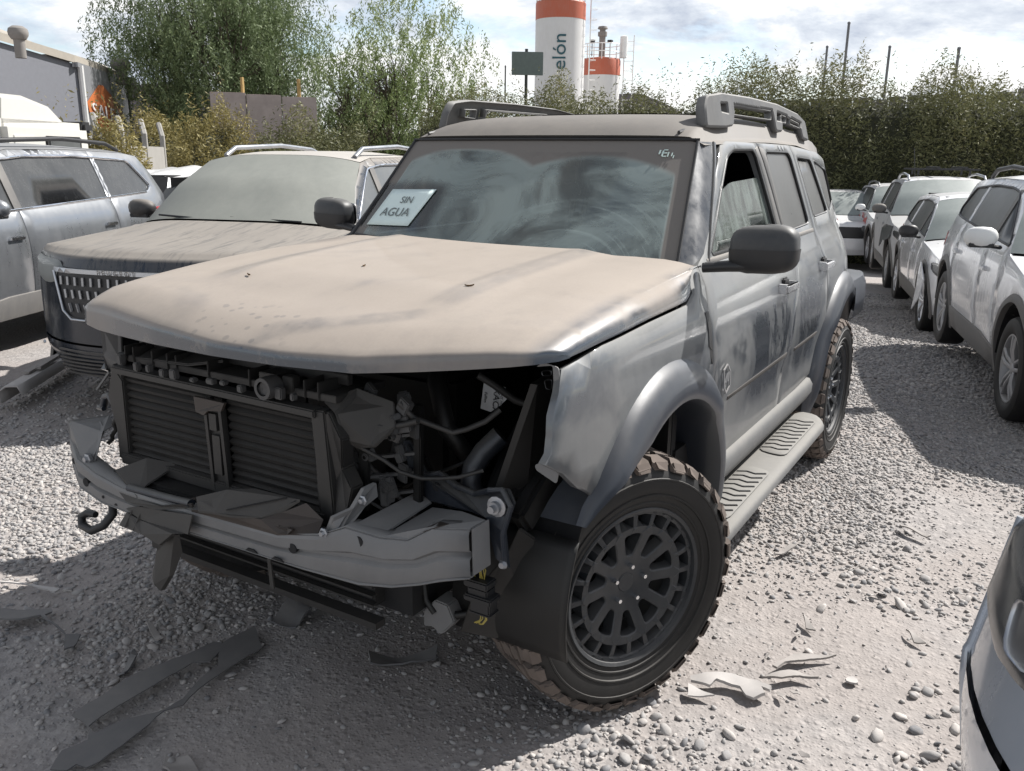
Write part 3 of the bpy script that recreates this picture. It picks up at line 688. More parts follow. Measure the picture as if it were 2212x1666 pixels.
# cowl, windscreen, pillars
def wsx(y, z): return -.405-.93*(z-1.30)-.085*(y/.7)**2
def wss(u, v):
    return (wsx(u, v), u, v)
gl = roundpoly([(-.745, 1.300), (.745, 1.300), (.658, 1.716), (.3, 1.722), (-.3, 1.722), (-.658, 1.716)], .03)
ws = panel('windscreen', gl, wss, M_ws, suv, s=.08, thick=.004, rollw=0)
cow = MB(); ys = np.linspace(-.80, .80, 25)
cow.grid([[(wsx(y, 1.30)+.055+.0*y, y, 1.292) for y in ys], [(wsx(y, 1.30)+.02, y, 1.286) for y in ys], [(wsx(y, 1.30)-.006, y, 1.303) for y in ys]]); cow.build('cowl_panel', M_blackdust, suv, 60)
for yc, y1, nm in ((.36, -.24, 0), (-.30, -.70, 0)):
    wp = MB(); wp.tube([(wsx(yc, 1.30)+.03, yc, 1.303), (wsx((yc+y1)/2, 1.32)+.02, (yc+y1)/2, 1.322), (wsx(y1, 1.325)+.016, y1, 1.330)], .007, 6)
    wp.build('wiper', M_black, suv, 60)
def apillar(s):
    rows = []
    for i in range(13):
        t = i/12; z = 1.285+.430*t; yg = (.738-.088*t); xg = wsx(yg, z); xr = xg-.125+.0*t
        yo = BY(xr, z); zz = z
        rows.append([(xg-.004, s*(yg-.010), zz-.004), (xg+.004, s*(yg+.004), zz+.002), (xg-.022, s*(yg+(yo-yg)*.62), zz), (xg-.06, s*(yo-.006), zz), (xg-.11, s*(yo+.001), zz), (xr-.02, s*(yo-.001), zz), (xr-.03, s*(yo-.03), zz)])
    pp = MB().grid(rows).build('screen_pillar', M_pil2, suv, 60)
    MB().tube([r_[1] for r_ in rows], .0055, 6).build('seal', M_black, pp); MB().tube([r_[4] for r_ in rows], .005, 6).build('seal', M_black, pp)
M_pil2 = dusty('rubbed_pillar', (.028, .036, .050), .16, .2, .12, .15, .8, dust=(.28, .27, .25), streak=.6)
both(apillar)
# roof
zg = smooth_interp([-.8, -1.10, -1.65, -2.31, -2.73, -3.3], [1.722, 1.733, 1.752, 1.749, 1.712, 1.63], .05)
zc = smooth_interp([-.78, -.84, -.90, -.98, -1.1, -1.35, -1.8, -2.5, -3.1, -3.38], [1.728, 1.765, 1.792, 1.812, 1.828, 1.842, 1.850, 1.835, 1.778, 1.70], .02)
rows = []
xs = [0, .015, .04, .08, .14, .22, .34, .5, .7, .95, 1.2, 1.5, 1.8, 2.05, 2.3, 2.45, 2.52]
for dx in xs:
    r = []
    for j in range(61):
        sgn = -1+2*j/60; sgn = math.copysign(abs(sgn)**.8, sgn); a = abs(sgn); x0 = -.795-dx; xq = x0
        yy = .0
        x = x0-.085*(a*.66/.7)**2*(1-min(1, dx/1.4))
        yedge = BY(x, zg(x)-.02)
        y = sgn*yedge*(1 if a < .95 else 1); z = zc(xq)-(zc(xq)-zg(x)+.0)*(.13*a**2+.87*a**11)
        if a > .94: z = zg(x)-.0-(a-.94)/.06*.022
        r.append((x, y, z))
    rows.append(r)
rb_ = MB().grid(rows); rb_.grid([rows[0], [(p[0]-.03, p[1]*.98, p[2]-.025) for p in rows[0]]])
roof = rb_.build('roof', M_roof, suv, 50)
MB().tube([(wsx(y, 1.722)+.006, y, 1.722) for y in np.linspace(-.66, .66, 20)], .006, 6).build('screen_seal', M_black, roof)
for s in (1, -1):
    MB().tube([(x, s*(BY(x, zg(x)-.02)-.10), zc(x)-(zc(x)-zg(x))*.60+.004) for x in np.linspace(-.86, -2.9, 22)], .007, 6).build('roof_seam', M_black, roof)
mk = MB().grid([[(x, y, zc(x)+.004-.02*(y/.45)**4*.5) for y in np.linspace(-.42, .42, 12)] for x in np.linspace(-1.38, -2.3, 14)]).build('sunroof', M_pil, roof, 50)
# roof rails: cut-out beams standing on the roof
def rail(s):
    out = roundpoly([(-1.010, 1.775), (-1.018, 1.845), (-1.050, 1.890), (-1.20, 1.908), (-1.60, 1.915), (-2.05, 1.912), (-2.45, 1.885), (-2.58, 1.855), (-2.62, 1.76), (-2.50, 1.77), (-2.47, 1.842), (-2.12, 1.872), (-2.09, 1.79), (-1.98, 1.79), (-1.95, 1.880), (-1.36, 1.877), (-1.31, 1.79), (-1.2, 1.78)], .015)
    hs = [roundpoly([(-1.165, 1.835), (-1.165, 1.872), (-1.26, 1.876), (-1.26, 1.832)], .006), roundpoly([(-1.34, 1.832), (-1.34, 1.880), (-1.95, 1.886), (-1.93, 1.835)], .008),
          roundpoly([(-2.00, 1.835), (-2.02, 1.882), (-2.22, 1.872), (-2.20, 1.83)], .008), roundpoly([(-2.27, 1.83), (-2.29, 1.868), (-2.50, 1.848), (-2.48, 1.815)], .008)]
    panel('roof_rail', out, lambda u, v: (u, s*(.640-(v-1.8)*.20-.012*math.exp(-((u+1.02)/.06)**2)), v), M_rail, suv, s=.03, thick=.034, rollw=.005, rolld=.004, holes=hs, angle=28).modifiers.new('t', 'SOLIDIFY').thickness = -.004
M_rail = dusty('roof_rail_grey', (.05, .053, .058), .4, .1, .28, .55, .3, dust=(.27, .262, .245))
both(rail)
# tail
rows = []
for z in (.60, .8, 1.0, 1.2, 1.36, 1.5, 1.63, 1.70):
    xr = float(np.interp(z, [.6, 1.0, 1.36, 1.63, 1.7], [-3.42, -3.45, -3.43, -3.36, -3.33])); w_ = BY(-3.41 if z < 1.4 else -3.3, z)
    rows.append([(xr+.06*abs(t)**4, t*w_, z) for t in np.linspace(-1, 1, 17)])
tg = MB().grid(rows).build('tailgate', M_body, suv, 50)
panel('rear_window', roundpoly([(-.55, 1.30), (.55, 1.30), (.48, 1.60), (-.48, 1.60)], .05), lambda u, v: (float(np.interp(v, [1.36, 1.63], [-3.434, -3.365]))-.005, u, v), M_win, tg, s=.2, thick=.004, rollw=0)
rows = []
for t in np.linspace(-1, 1, 33):
    a = abs(t); x = -2.93-.57*min(1, (1-a)*2.6)**.6; y = math.copysign(min(.925, .925-.0), t)*(1 if a > .8 else a/.8)
    y = math.copysign(.925-.09*(1-min(1, (1-a)*0+1))-.06*max(0, (-x-3.2)/.3)**2, t) if a > .62 else t/.62*.865
    rows.append([(x+.12*(1-a)*0+.0, y*.86, .992), (x, y*.98, .985), (x-.01, y, .94), (x-.015, y*1.005, .86), (x, y, .77), (x+.05, y*.96, .74)])
MB().grid(rows).build('rear_bumper', M_flare, suv, 50)
for s in (1, -1):
    MB().box((-3.42, s*.60, 1.18), (.09, .13, .26)).build('tail_lamp', M_tail, suv, bevel=.02)
# cabin
fl = MB().box((-1.9, 0, .62), (3.0, 1.62, .10)).box((-.40, 0, .80), (.04, 1.6, .60)).build('floor_pan', M_void, suv)
MB().box((-1.9, 0, .50), (3.1, 1.5, .16)).box((.1, 0, .47), (1.0, .86, .14)).build('underbody_fill', M_void, suv)
db = MB(); ys = np.linspace(-.72, .72, 21)
db.grid([[(wsx(y, 1.27)-.02, y, 1.262) for y in ys], [(-.62, y, 1.275-.01*(y/.7)**2) for y in ys], [(-.80, y, 1.262) for y in ys], [(-.86, y, 1.20) for y in ys], [(-.84, y, .95) for y in ys], [(-.70, y, .80) for y in ys]])
dash = db.build('dashboard', M_dash, suv, 50)
MB().box((-.86, .02, 1.22), (.03, .24, .14)).build('centre_screen', M_black, dash, bevel=.01)
sw = MB(); c = Vector((-.98, .37, 1.17)); ax = Vector((-.42, 0, .9)).normalized()*1; uu = Vector((.9, 0, .42)).normalized(); vv = Vector((0, 1, 0))
sw.tube([c+uu*.185*math.cos(a)+vv*.185*math.sin(a) for a in np.linspace(0, 2*PI, 33)], .015, 8, False); sw.tube([c+vv*.18, c+Vector((.02, 0, -.02)), c-vv*.18], .02, 8); sw.tube([c, c-uu*.17], .02, 8); sw.tube([c, (-.84, .37, 1.05)], .04, 10)
sw.build('steering_wheel', M_black, suv, 60)
def seat(x, y, rear=False):
    s_ = empty('rear_seat' if rear else 'front_seat', (x, y, .70), 0, suv); wd = .50 if not rear else 1.24
    MB().box((0, 0, .18), (.52, wd, .16)).build('seat_cushion', M_cloth, s_, 50, bevel=.05)
    MB().box((-.28, 0, .52), (.13, wd*.98, .62), Matrix.Rotation(R(-14), 3, 'Y')).build('backrest', M_cloth, s_, 50, bevel=.05)
    for hy in ((0,) if not rear else (-.38, .38)):
        MB().box((-.37, hy, .93), (.10, .26, .17), Matrix.Rotation(R(-14), 3, 'Y')).build('headrest', M_cloth, s_, 50, bevel=.04)
seat(-1.20, .38); seat(-1.20, -.38); seat(-2.10, 0, True)
ch = MB().box((-.83, -.12, 1.655), (.11, .30, .075)).build('camera_housing', M_dash, suv, 50, bevel=.015)
MB().tube([(-.86, 0, 1.66), (-.90, 0, 1.62)], .012, 8).box((-.92, 0, 1.585), (.02, .25, .065)).build('rear_view_mirror', M_black, suv)
MB().grid([[(x, y, zc(x)-.035-.04*(abs(y)/.6)**3) for y in np.linspace(-.6, .6, 9)] for x in np.linspace(-.90, -3.0, 9)]).build('headliner', M_dash, suv, 50)
# small square etched marks in the upper corner of the screen
dc = MB()
for k, (y, z, w_, h_) in enumerate([(.533, 1.676, .006, .020), (.545, 1.672, .006, .026), (.553, 1.684, .016, .004), (.553, 1.673, .016, .004), (.553, 1.661, .016, .004), (.566, 1.668, .004, .022), (.580, 1.668, .004, .016), (.588, 1.66, .003, .014)]):
    dc.box((wsx(y, z)+.006, y, z), (.002, w_, h_), Matrix.Rotation(R(-43), 3, 'Y'))
M_mark = plain('pale_print', (.55, .66, .62), .6); dc.build('screen_mark', M_mark, ws)
# wheels
for lc_, az_ in (((.07, .79, .408), -26), ((-2.67, .80, .398), 0), ((.07, -.79, .408), 180-26), ((-2.67, -.80, .398), 180)):
    offroad_wheel(suv, lc_, R(az_)).scale = (1.10, 1.12, 1.10)
for x in (0, -2.67): MB().tube([(x, -.68, .37), (x, .68, .37)], .045, 10).build('axle', M_void, suv)
# ------------------------------------------------ the exposed front end
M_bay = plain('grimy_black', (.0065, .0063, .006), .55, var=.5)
M_slat = dusty('shutter_slats', (.014, .014, .014), .5, 0, .08, .30, .25, dust=(.075, .068, .06))
M_brown = plain('oily_brown_plastic', (.040, .031, .026), .6, var=.4)
M_sheet = dusty('torn_grey_plastic', (.022, .022, .021), .6, 0, .22, .3, .5, dust=(.095, .086, .078))
M_bright = plain('bright_zinc', (.32, .33, .35), .4, .7)
M_ywire = plain('yellow_wire', (.32, .26, .06), .5)
M_lab = plain('label_white', (.62, .63, .64), .4)
def sheet(name, pts, off, m, parent, bevel=0): return MB().prism(pts, off).build(name, m, parent, bevel=bevel)
# engine bay box so the light dies inside
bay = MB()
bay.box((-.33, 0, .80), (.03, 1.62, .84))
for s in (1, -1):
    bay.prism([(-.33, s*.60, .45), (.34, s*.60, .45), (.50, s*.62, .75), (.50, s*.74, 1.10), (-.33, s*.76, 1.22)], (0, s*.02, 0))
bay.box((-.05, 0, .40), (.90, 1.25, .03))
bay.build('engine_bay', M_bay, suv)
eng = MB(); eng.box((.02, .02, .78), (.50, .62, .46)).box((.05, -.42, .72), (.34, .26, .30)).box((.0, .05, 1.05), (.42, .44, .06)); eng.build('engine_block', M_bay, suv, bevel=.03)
hs = MB(); hs.tube([(.35, .561, .89), (.38, .523, .843), (.40, .501, .798), (.42, .502, .755), (.42, .53, .70)], .032, 12)
hs.build('air_pipe', M_darksteel, suv, 60)
h2 = MB(); h2.tube([(.1, .2, 1.1), (.3, .30, 1.0), (.36, .38, .88), (.30, .42, .78), (.2, .4, .7)], .028, 12); h2.build('hose', M_bay, suv, 60)
h3 = MB(); h3.tube([(.45, .12, .70), (.47, .30, .72), (.40, .46, .80), (.32, .56, .86)], .006, 6).tube([(.42, .35, .80), (.44, .42, .71), (.44, .47, .66)], .005, 6); h3.build('cable', M_bay, suv)
# radiator frame with two banks of shutters
rad = empty('radiator', (.66, -.19, .70), 0, suv); ro = Vector((.66, -.19, .70))
def rel(p, o): return tuple(Vector(p)-o)
fr = MB()
def rb(a, b, w, h): fr.bar(rel(a, ro), rel(b, ro), w, h)
TL, TR, BL, BR = (.70, -.62, 1.0), (.70, .215, 1.0), (.70, -.64, .70), (.70, .235, .69)
rb((.71, -.64, .995), (.71, .22, .990), .05, .022); rb((.70, -.64, .70), (.70, .24, .695), .06, .035)
rb((.70, -.632, 1.0), (.70, -.645, .69), .05, .035); rb((.70, .222, 1.0), (.70, .245, .68), .05, .05)
fr.prism([rel(p, ro) for p in [(.72, -.65, 1.01), (.72, -.69, .90), (.72, -.665, .80), (.72, -.655, .72), (.72, -.61, .70), (.72, -.605, .96)]], (-.03, 0, 0))
fr.prism([rel(p, ro) for p in [(.72, .20, .985), (.72, .26, 1.0), (.72, .30, .93), (.70, .28, .84), (.72, .33, .80), (.72, .31, .72), (.72, .24, .66), (.72, .205, .70)]], (-.05, 0, 0))
fr.build('frame', M_slat, rad, bevel=.004)
for y0, y1 in ((-.612, -.215), (-.145, .212)):
    b = MB(); n = 11
    for k in range(n):
        z = .722+(.965-.722)*k/(n-1)
        b.box(rel((.695, (y0+y1)/2, z), ro), (.024, y1-y0, .013), Matrix.Rotation(R(28), 3, 'Y'))
    b.box(rel((.66, (y0+y1)/2, .845), ro), (.012, y1-y0, .27)); b.build('shutter', M_slat, rad)
st = MB(); st.prism([rel(p, ro) for p in [(.72, -.222, .945), (.72, -.150, .94), (.72, -.140, .69), (.72, -.20, .69)]], (-.012, 0, 0))
for y in (-.215, -.152): st.bar(rel((.725, y, .94), ro), rel((.725, y+.012, .69), ro), .012, .012)
st.box(rel((.727, -.183, .90), ro), (.01, .03, .05)).box(rel((.727, -.176, .80), ro), (.008, .032, .12)); st.build('centre_strut', M_slat, rad)
MB().prism([rel(p, ro) for p in [(.73, -.26, .965), (.73, -.13, .965), (.735, -.14, .94), (.74, -.19, .935), (.74, -.21, .918), (.735, -.25, .922)]], (-.01, 0, 0)).build('torn_cover', M_brown, rad)
# upper cross member full of ribs and pockets under the bonnet lip
um = MB(); um.box(rel((.60, -.19, 1.03), ro), (.20, .92, .02))
for k, y in enumerate((-.60, -.56, -.47, -.40, -.36, -.22, -.05, .16, .21)):
    um.box(rel((.66, y, 1.045), ro), (.09, .006, .05))
um.box(rel((.62, -.19, 1.065), ro), (.02, .88, .03)); um.box(rel((.665, .02, 1.045), ro), (.07, .07, .045)).box(rel((.69, .10, 1.05), ro), (.03, .04, .04))
um.lathe([(.018, .03), (.024, .03), (.024, 0), (.012, 0), (.012, .02)], c=rel((.69, .06, 1.04), ro), axis='x', n=18)
um.build('upper_support', M_slat, rad, bevel=.002)
# bumper beam
bm_ = empty('bumper_beam', (.78, -.06, .63), 0, suv); bo = Vector((.78, -.06, .63))
T = [(.76, -.850, .740), (.80, -.760, .695), (.82, -.640, .676), (.83, -.50, .662), (.83, -.32, .660), (.83, -.125, .662), (.82, .157, .668), (.80, .284, .688), (.78, .358, .722), (.75, .447, .703), (.72, .513, .701), (.69, .568, .736), (.65, .657, .738)]
Bt = [(.76, -.850, .650), (.80, -.755, .600), (.82, -.611, .585), (.83, -.484, .590), (.83, -.30, .592), (.83, -.133, .594), (.82, .152, .592), (.81, .233, .586), (.78, .404, .575), (.75, .489, .578), (.72, .555, .590), (.69, .60, .600), (.65, .663, .607)]
rows = []
for f, bg_ in ((0, -.012), (.03, .002), (.10, .006), (.40, .006), (.46, -.006), (.56, -.006), (.62, .006), (.92, .006), (.97, .003), (1, .010)):
    rows.append([(t[0]+(b[0]-t[0])*f+bg_, t[1]+(b[1]-t[1])*f, t[2]+(b[2]-t[2])*f) for i, (t, b) in enumerate(zip(T, Bt))])
face = MB().grid([[rel(p, bo) for p in r] for r in rows])
top = [[rel((p[0]-dx, p[1]*(1-dx*.12), p[2]-(.0 if dx else 0)), bo) for p in T] for dx in (0, .03, .055)]; face.grid(top)
bt = [[rel((p[0]-dx, p[1]*(1-dx*.12), p[2]), bo) for p in Bt] for dx in (0, .03, .06)]; face.grid(bt)
fo = face.build('beam_face', M_steel, bm_, 24)
fo.modifiers.new('thickness', 'SOLIDIFY').thickness = .003
for y, z, r in ((-.805, .675, .010), (-.705, .632, .014), (.205, .640, .014), (.395, .690, .015), (.60, .645, .008), (-.60, .61, .005)):
    i = min(range(len(T)), key=lambda q: abs(T[q][1]-y)); x = float(np.interp(y, [t[1] for t in T], [t[0] for t in T]))
    MB().lathe([(0, .006), (r, .006), (r*1.02, -.004)], c=rel((x+.004, y, z), bo), axis='x', n=18).build('hole', M_void, fo)
for y in (-.52, -.30, -.12, .06, .16):
    x = .832; MB().prism([rel(p, bo) for p in [(x, y-.022, .598), (x, y-.012, .606), (x, y+.012, .606), (x, y+.024, .598)]], (.004, 0, 0)).build('slot', M_void, fo)
for a, b in (((.765, .43, .60), (.655, .645, .625)), ((.77, .40, .655), (.66, .62, .70))):
    rg = MB().tube([rel(a, bo), rel(((a[0]+b[0])/2+.016, (a[1]+b[1])/2-.006, (a[2]+b[2])/2-.008), bo), rel(b, bo)], .006, 8, squash=.8).build('pressed_rib', M_steel, fo, 60)
tray = MB().prism([rel(p, bo) for p in [(.775, .362, .722), (.50, .379, .734), (.52, .442, .720), (.745, .442, .704)]], (0, 0, -.006)).prism([rel(p, bo) for p in [(.52, .444, .706), (.56, .574, .738), (.60, .675, .752), (.648, .655, .740), (.688, .568, .739), (.718, .513, .703), (.742, .444, .703)]], (0, 0, -.005))
tray.prism([rel(p, bo) for p in [(.650, .664, .742), (.60, .684, .756), (.60, .690, .63), (.650, .668, .612)]], (0, -.004, 0)); 
tray.build('beam_end_box', M_steel, bm_, bevel=.002)
MB().prism([rel(p, bo) for p in [(.706, .53, .714), (.675, .535, .722), (.65, .565, .738), (.66, .60, .744), (.685, .585, .742), (.70, .55, .726)]], (0, 0, .002)).build('rust_patch', M_brown, bm_)
# left end flange, bent up
fl_ = MB().prism([rel(p, bo) for p in [(.76, -.850, .742), (.762, -.847, .800), (.66, -.784, .802), (.68, -.735, .779), (.73, -.720, .775), (.775, -.706, .69), (.80, -.745, .700)]], (.004, .004, .003)); fl_.prism([rel(p, bo) for p in [(.765, -.852, .735), (.765, -.850, .798), (.70, -.775, .792), (.72, -.725, .775), (.785, -.712, .690), (.79, -.76, .70)]], (.003, .003, .003)); fl_.build('bent_flange', M_steel, bm_)
MB().lathe([(0, .02), (.009, .02), (.011, .012), (.018, .010), (.018, 0)], c=rel((.785, -.722, .700), bo), axis='x', n=6).build('bolt', M_bright, bm_)
# brackets around it
def pipe(name, pts, r, m, par=suv, n=10, sq=1): return MB().tube(pts, r, n, squash=sq).build(name, m, par, 60)
br = MB(); A_ = [(.785, .277, .667), (.785, .312, .744), (.745, .342, .761), (.70, .344, .801), (.66, .352, .806), (.66, .356, .768), (.70, .345, .750), (.74, .346, .728), (.78, .330, .708), (.785, .318, .672)]
br.prism(A_, (0, .012, 0)); brk = br.build('support_bracket', M_steel, suv, bevel=.002)
for c in ((.798, .300, .700), (.712, .362, .775)): MB().lathe([(0, .014), (.007, .014), (.009, .006), (.014, .004), (.014, 0)], c=c, axis='x', n=6).build('bolt', M_bright, brk)
tw = [(.50, .327, .870), (.50, .344, .797), (.51, .40, .735), (.52, .43, .722), (.52, .513, .717), (.55, .59, .736), (.575, .655, .742), (.582, .690, .64), (.58, .729, .620), (.58, .717, .719), (.565, .735, .797), (.55, .708, .825), (.55, .66, .815), (.52, .59, .782), (.50, .522, .778), (.48, .45, .795), (.49, .398, .790), (.49, .342, .874)]
tb = MB().prism(tw, (-.012, 0, 0)).tube([(.505, .345, .865), (.505, .405, .785), (.495, .45, .800), (.515, .522, .782), (.54, .60, .786), (.565, .66, .818), (.565, .70, .828), (.58, .735, .795), (.59, .718, .72), (.59, .725, .63)], .008, 8)
tb = tb.build('corner_bracket', M_darksteel, suv, bevel=.003)
MB().lathe([(0, .032), (.010, .032), (.010, .018), (.017, .018), (.017, .006), (.028, .004), (.028, 0)], c=(.578, .692, .785), axis='x', n=12).build('bolt', M_bright, tb)
MB().lathe([(0, .012), (.008, .012), (.013, .002)], c=(.592, .722, .637), axis='x', n=10).build('bolt', M_bright, tb)
MB().lathe([(0, .003), (.012, .003), (.013, -.002)], c=(.522, .46, .770), axis='x', n=16).build('hole', M_void, tb)
sh = MB(); sh.lathe([(.045, .03), (.056, .03), (.060, .02), (.060, -.05), (.045, -.06)], c=(.42, .265, .745), axis='x', n=28).lathe([(0, .005), (.045, .012)], c=(.42, .265, .745), axis='x', n=28)
sh.build('filter_cap', M_bay, suv, 40)
pl = MB().prism([(.40, .225, .975), (.40, .262, .985), (.40, .272, .965), (.40, .270, .876), (.40, .225, .775), (.40, .19, .769), (.40, .222, .873)], (-.02, 0, 0)); pl.build('lamp_mount', M_steel, suv, bevel=.006)
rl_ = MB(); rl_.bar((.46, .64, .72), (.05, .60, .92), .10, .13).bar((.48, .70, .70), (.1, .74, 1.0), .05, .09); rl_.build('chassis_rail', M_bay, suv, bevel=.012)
# left side: fender flange seen from inside, and a crooked arm
f1 = MB().prism([(.655, -.790, 1.10), (.64, -.812, 1.0), (.62, -.842, .945), (.60, -.862, .930), (.60, -.80, .925), (.60, -.78, .96), (.60, -.765, 1.09)], (-.006, 0, 0)).bar((.60, -.85, .93), (.62, -.90, .865), .012, .006).bar((.60, -.82, .93), (.64, -.70, .88), .006, .006)
f1.build('fender_flange', M_steel, suv)
ar = MB().tube([(.62, -.88, .80), (.62, -.86, .845), (.63, -.82, .86), (.64, -.78, .835), (.66, -.74, .80)], .012, 8).tube([(.61, -.92, .795), (.63, -.86, .805)], .008, 8); ar.build('bent_arm', M_darksteel, suv, 60)
# right fender flange
f2 = panel('fender_flange', roundpoly([(.779, 1.158), (.826, 1.168), (.836, 1.05), (.848, .95), (.830, .93), (.782, .906), (.786, .893), (.845, .868), (.86, .95), (.85, 1.10), (.842, 1.165), (.80, 1.172)], .008), lambda u, v: (.545-.0*u, u, v), M_steel, suv, s=.05, thick=.003, rollw=0, holes=[roundpoly([(.795, 1.150), (.822, 1.154), (.822, 1.142), (.797, 1.138)], .005), roundpoly([(.803, 1.128), (.824, 1.132), (.824, 1.108), (.808, 1.106)], .006)])
# plastic skirt, flaps
ss = empty('torn_lower_skirt', (.85, -.32, .58), 0, suv); s0 = Vector((.85, -.32, .58)); q = lambda l: [rel(p, s0) for p in l]
sk = MB().prism(q([(.845, -.468, .606), (.842, -.408, .626), (.85, -.27, .645), (.862, -.14, .668), (.875, -.148, .613), (.86, -.30, .598), (.85, -.40, .590)]), (-.006, 0, 0))
sk.prism(q([(.86, -.490, .552), (.875, -.36, .560), (.885, -.269, .553), (.885, -.203, .605), (.87, -.15, .612), (.85, -.40, .588), (.85, -.46, .598)]), (-.01, 0, -.004))
for y in (-.44, -.40, -.35, -.31, -.27): sk.prism(q([(.846, y, .610), (.872, y-.008, .560), (.85, y, .560)]), (0, .003, 0))
sk.build('skirt_sheet', M_sheet, ss)
MB().prism(q([(.86, -.304, .548), (.862, -.226, .585), (.852, -.233, .525), (.87, -.257, .451), (.86, -.321, .380), (.862, -.345, .395), (.85, -.368, .406), (.85, -.335, .50)]), (-.012, .006, 0)).build('hanging_shard', M_sheet, ss)
MB().prism(q([(.80, -.569, .697), (.74, -.493, .733), (.70, -.40, .72), (.80, -.42, .68), (.84, -.415, .655)]), (0, 0, -.006)).prism(q([(.84, -.50, .650), (.84, -.415, .648), (.85, -.30, .655), (.842, -.166, .690), (.835, -.17, .675), (.846, -.32, .636), (.846, -.46, .630)]), (-.006, 0, 0)).build('torn_edge', M_sheet, ss)
MB().tube(q([(.825, -.47, .668), (.82, -.38, .668), (.825, -.26, .676), (.83, -.18, .684)]), .014, 10, squash=.8).build('blue_tube', M_darksteel, ss, 60)
MB().prism(q([(.835, -.15, .712), (.80, -.06, .742), (.76, .003, .746), (.76, .18, .752), (.79, .14, .72), (.82, .093, .702), (.845, .0, .694), (.848, -.06, .690), (.848, -.13, .680)]), (0, 0, -.006)).build('folded_flap', M_sheet, ss)
MB().prism(q([(.835, -.176, .668), (.835, -.06, .686), (.825, .093, .698), (.79, .14, .716), (.76, .202, .747), (.76, .262, .713), (.802, .276, .684), (.825, .157, .672)]), (0, 0, -.008)).build('brown_ledge', M_brown, ss)
MB().box((.70, -.19, .655), (.18, .86, .05)).build('lower_crossmember', M_bay, suv, bevel=.01)
lr = MB(); lr.box((.62, -.12, .50), (.04, .90, .16)); 
for k in range(5): lr.bar((.655, -.56, .44+.028*k), (.655, .34, .435+.028*k), .02, .006)
lr.bar((.70, -.58, .575), (.70, .42, .555), .03, .03, ).bar((.68, -.57, .405), (.68, .38, .40), .04, .02); lr.build('lower_cooler', M_slat, suv)
MB().bar((.74, .02, .58), (.745, .035, .44), .014, .005).build('dangling_strap', M_sheet, suv)
pipe('tow_hook', [(.73, -.700, .560), (.745, -.690, .535), (.76, -.672, .510), (.785, -.690, .474), (.80, -.735, .450), (.80, -.785, .458), (.79, -.800, .482), (.78, -.775, .498), (.78, -.735, .500)], [.014]*8+[.011], M_black, n=12)
# wiring plug with loose wires
cn = empty('wiring_plug', (.60, .655, .55), 0, suv); c0 = Vector((.60, .655, .55)); cq = lambda l: [rel(p, c0) for p in l]
pb = MB().box(rel((.60, .655, .572), c0), (.05, .075, .022)).box(rel((.60, .660, .548), c0), (.045, .062, .030)).box(rel((.605, .665, .534), c0), (.055, .085, .018)).box(rel((.60, .668, .510), c0), (.045, .060, .035)).box(rel((.60, .668, .492), c0), (.05, .068, .010)); pb.build('plug_body', M_black, cn, bevel=.004)
rr = random.Random(5)
for k in range(8):
    a = rr.uniform(-.016, .016); MB().tube(cq([(.60, .652+a*.4, .632), (.602+rr.uniform(-.01, .01), .654+a*1.2, .605), (.60, .655+a, .58)]), .0016, 5).build('wire', M_ywire, cn)
for k in range(6):
    a = rr.uniform(-.012, .012); MB().tube(cq([(.60, .668+a, .49), (.602, .671+a, .468), (.604, .664+a*.6, .452+rr.uniform(0, .01)), (.604, .652+a, .450)]), .0016, 5).build('wire', M_ywire, cn)
# clutter of a torn open front: clips, hoses, looms, tabs and struts
cr = random.Random(21)
M_loom = plain('wire_loom', (.028, .027, .026), .6); M_clip = dusty('dull_clip', (.05, .052, .055), .5, .2, .2, .3, .4, dust=(.11, .10, .09))
def wig(a, b, sag, n=7, j=.012):
    out = []
    for i in range(n):
        f = i/(n-1); out.append((a[0]+(b[0]-a[0])*f+cr.uniform(-j, j)*(0 < i < n-1), a[1]+(b[1]-a[1])*f+cr.uniform(-j, j)*(0 < i < n-1), a[2]+(b[2]-a[2])*f-sag*math.sin(f*PI)))
    return out
for a, b, sg_, r_ in (((.66, .22, 1.03), (.60, .46, .98), .05, .009), ((.64, .24, .95), (.55, .36, .72), .02, .007), ((.66, .30, .90), (.50, .60, .84), .06, .006), ((.62, .24, .84), (.58, .34, .80), .03, .010), ((.60, .40, 1.02), (.45, .62, 1.0), .07, .008),
                      ((.55, .36, .70), (.45, .58, .66), .05, .009), ((.70, -.60, 1.04), (.66, -.74, .93), .04, .008), ((.68, -.68, .86), (.70, -.75, .72), .02, .007), ((.72, -.55, .68), (.76, -.30, .655), .01, .006), ((.45, .50, .58), (.55, .30, .52), .05, .012),
                      ((.60, .05, .48), (.58, .40, .46), .03, .010), ((.52, .20, .56), (.50, .50, .50), .06, .008), ((.3, .45, 1.04), (.2, .66, .95), .03, .012), ((.64, .26, .76), (.56, .52, .70), .035, .005)):
    MB().tube(wig(a, b, sg_), r_, 7).build('hose' if r_ > .008 else 'cable', M_loom, suv, 60)
for k in range(26):
    y = cr.uniform(.235, .42); z = cr.uniform(.70, 1.03); x = .64-.35*(y-.235)+cr.uniform(-.03, .02)
    rt_ = Matrix.Rotation(cr.uniform(-.5, .5), 3, 'X') @ Matrix.Rotation(cr.uniform(-.4, .4), 3, 'Z'); m_ = MB()
    w_, h_ = cr.uniform(.018, .05), cr.uniform(.012, .06)
    m_.box((x, y, z), (cr.uniform(.008, .03), w_, h_), rt_)
    if k % 3 == 0: m_.lathe([(.006, .014), (.011, .014), (.011, 0)], c=(x+.01, y, z), axis='x', n=12)
    m_.build('bracket' if k % 2 else 'clip', M_clip, suv, bevel=.003)
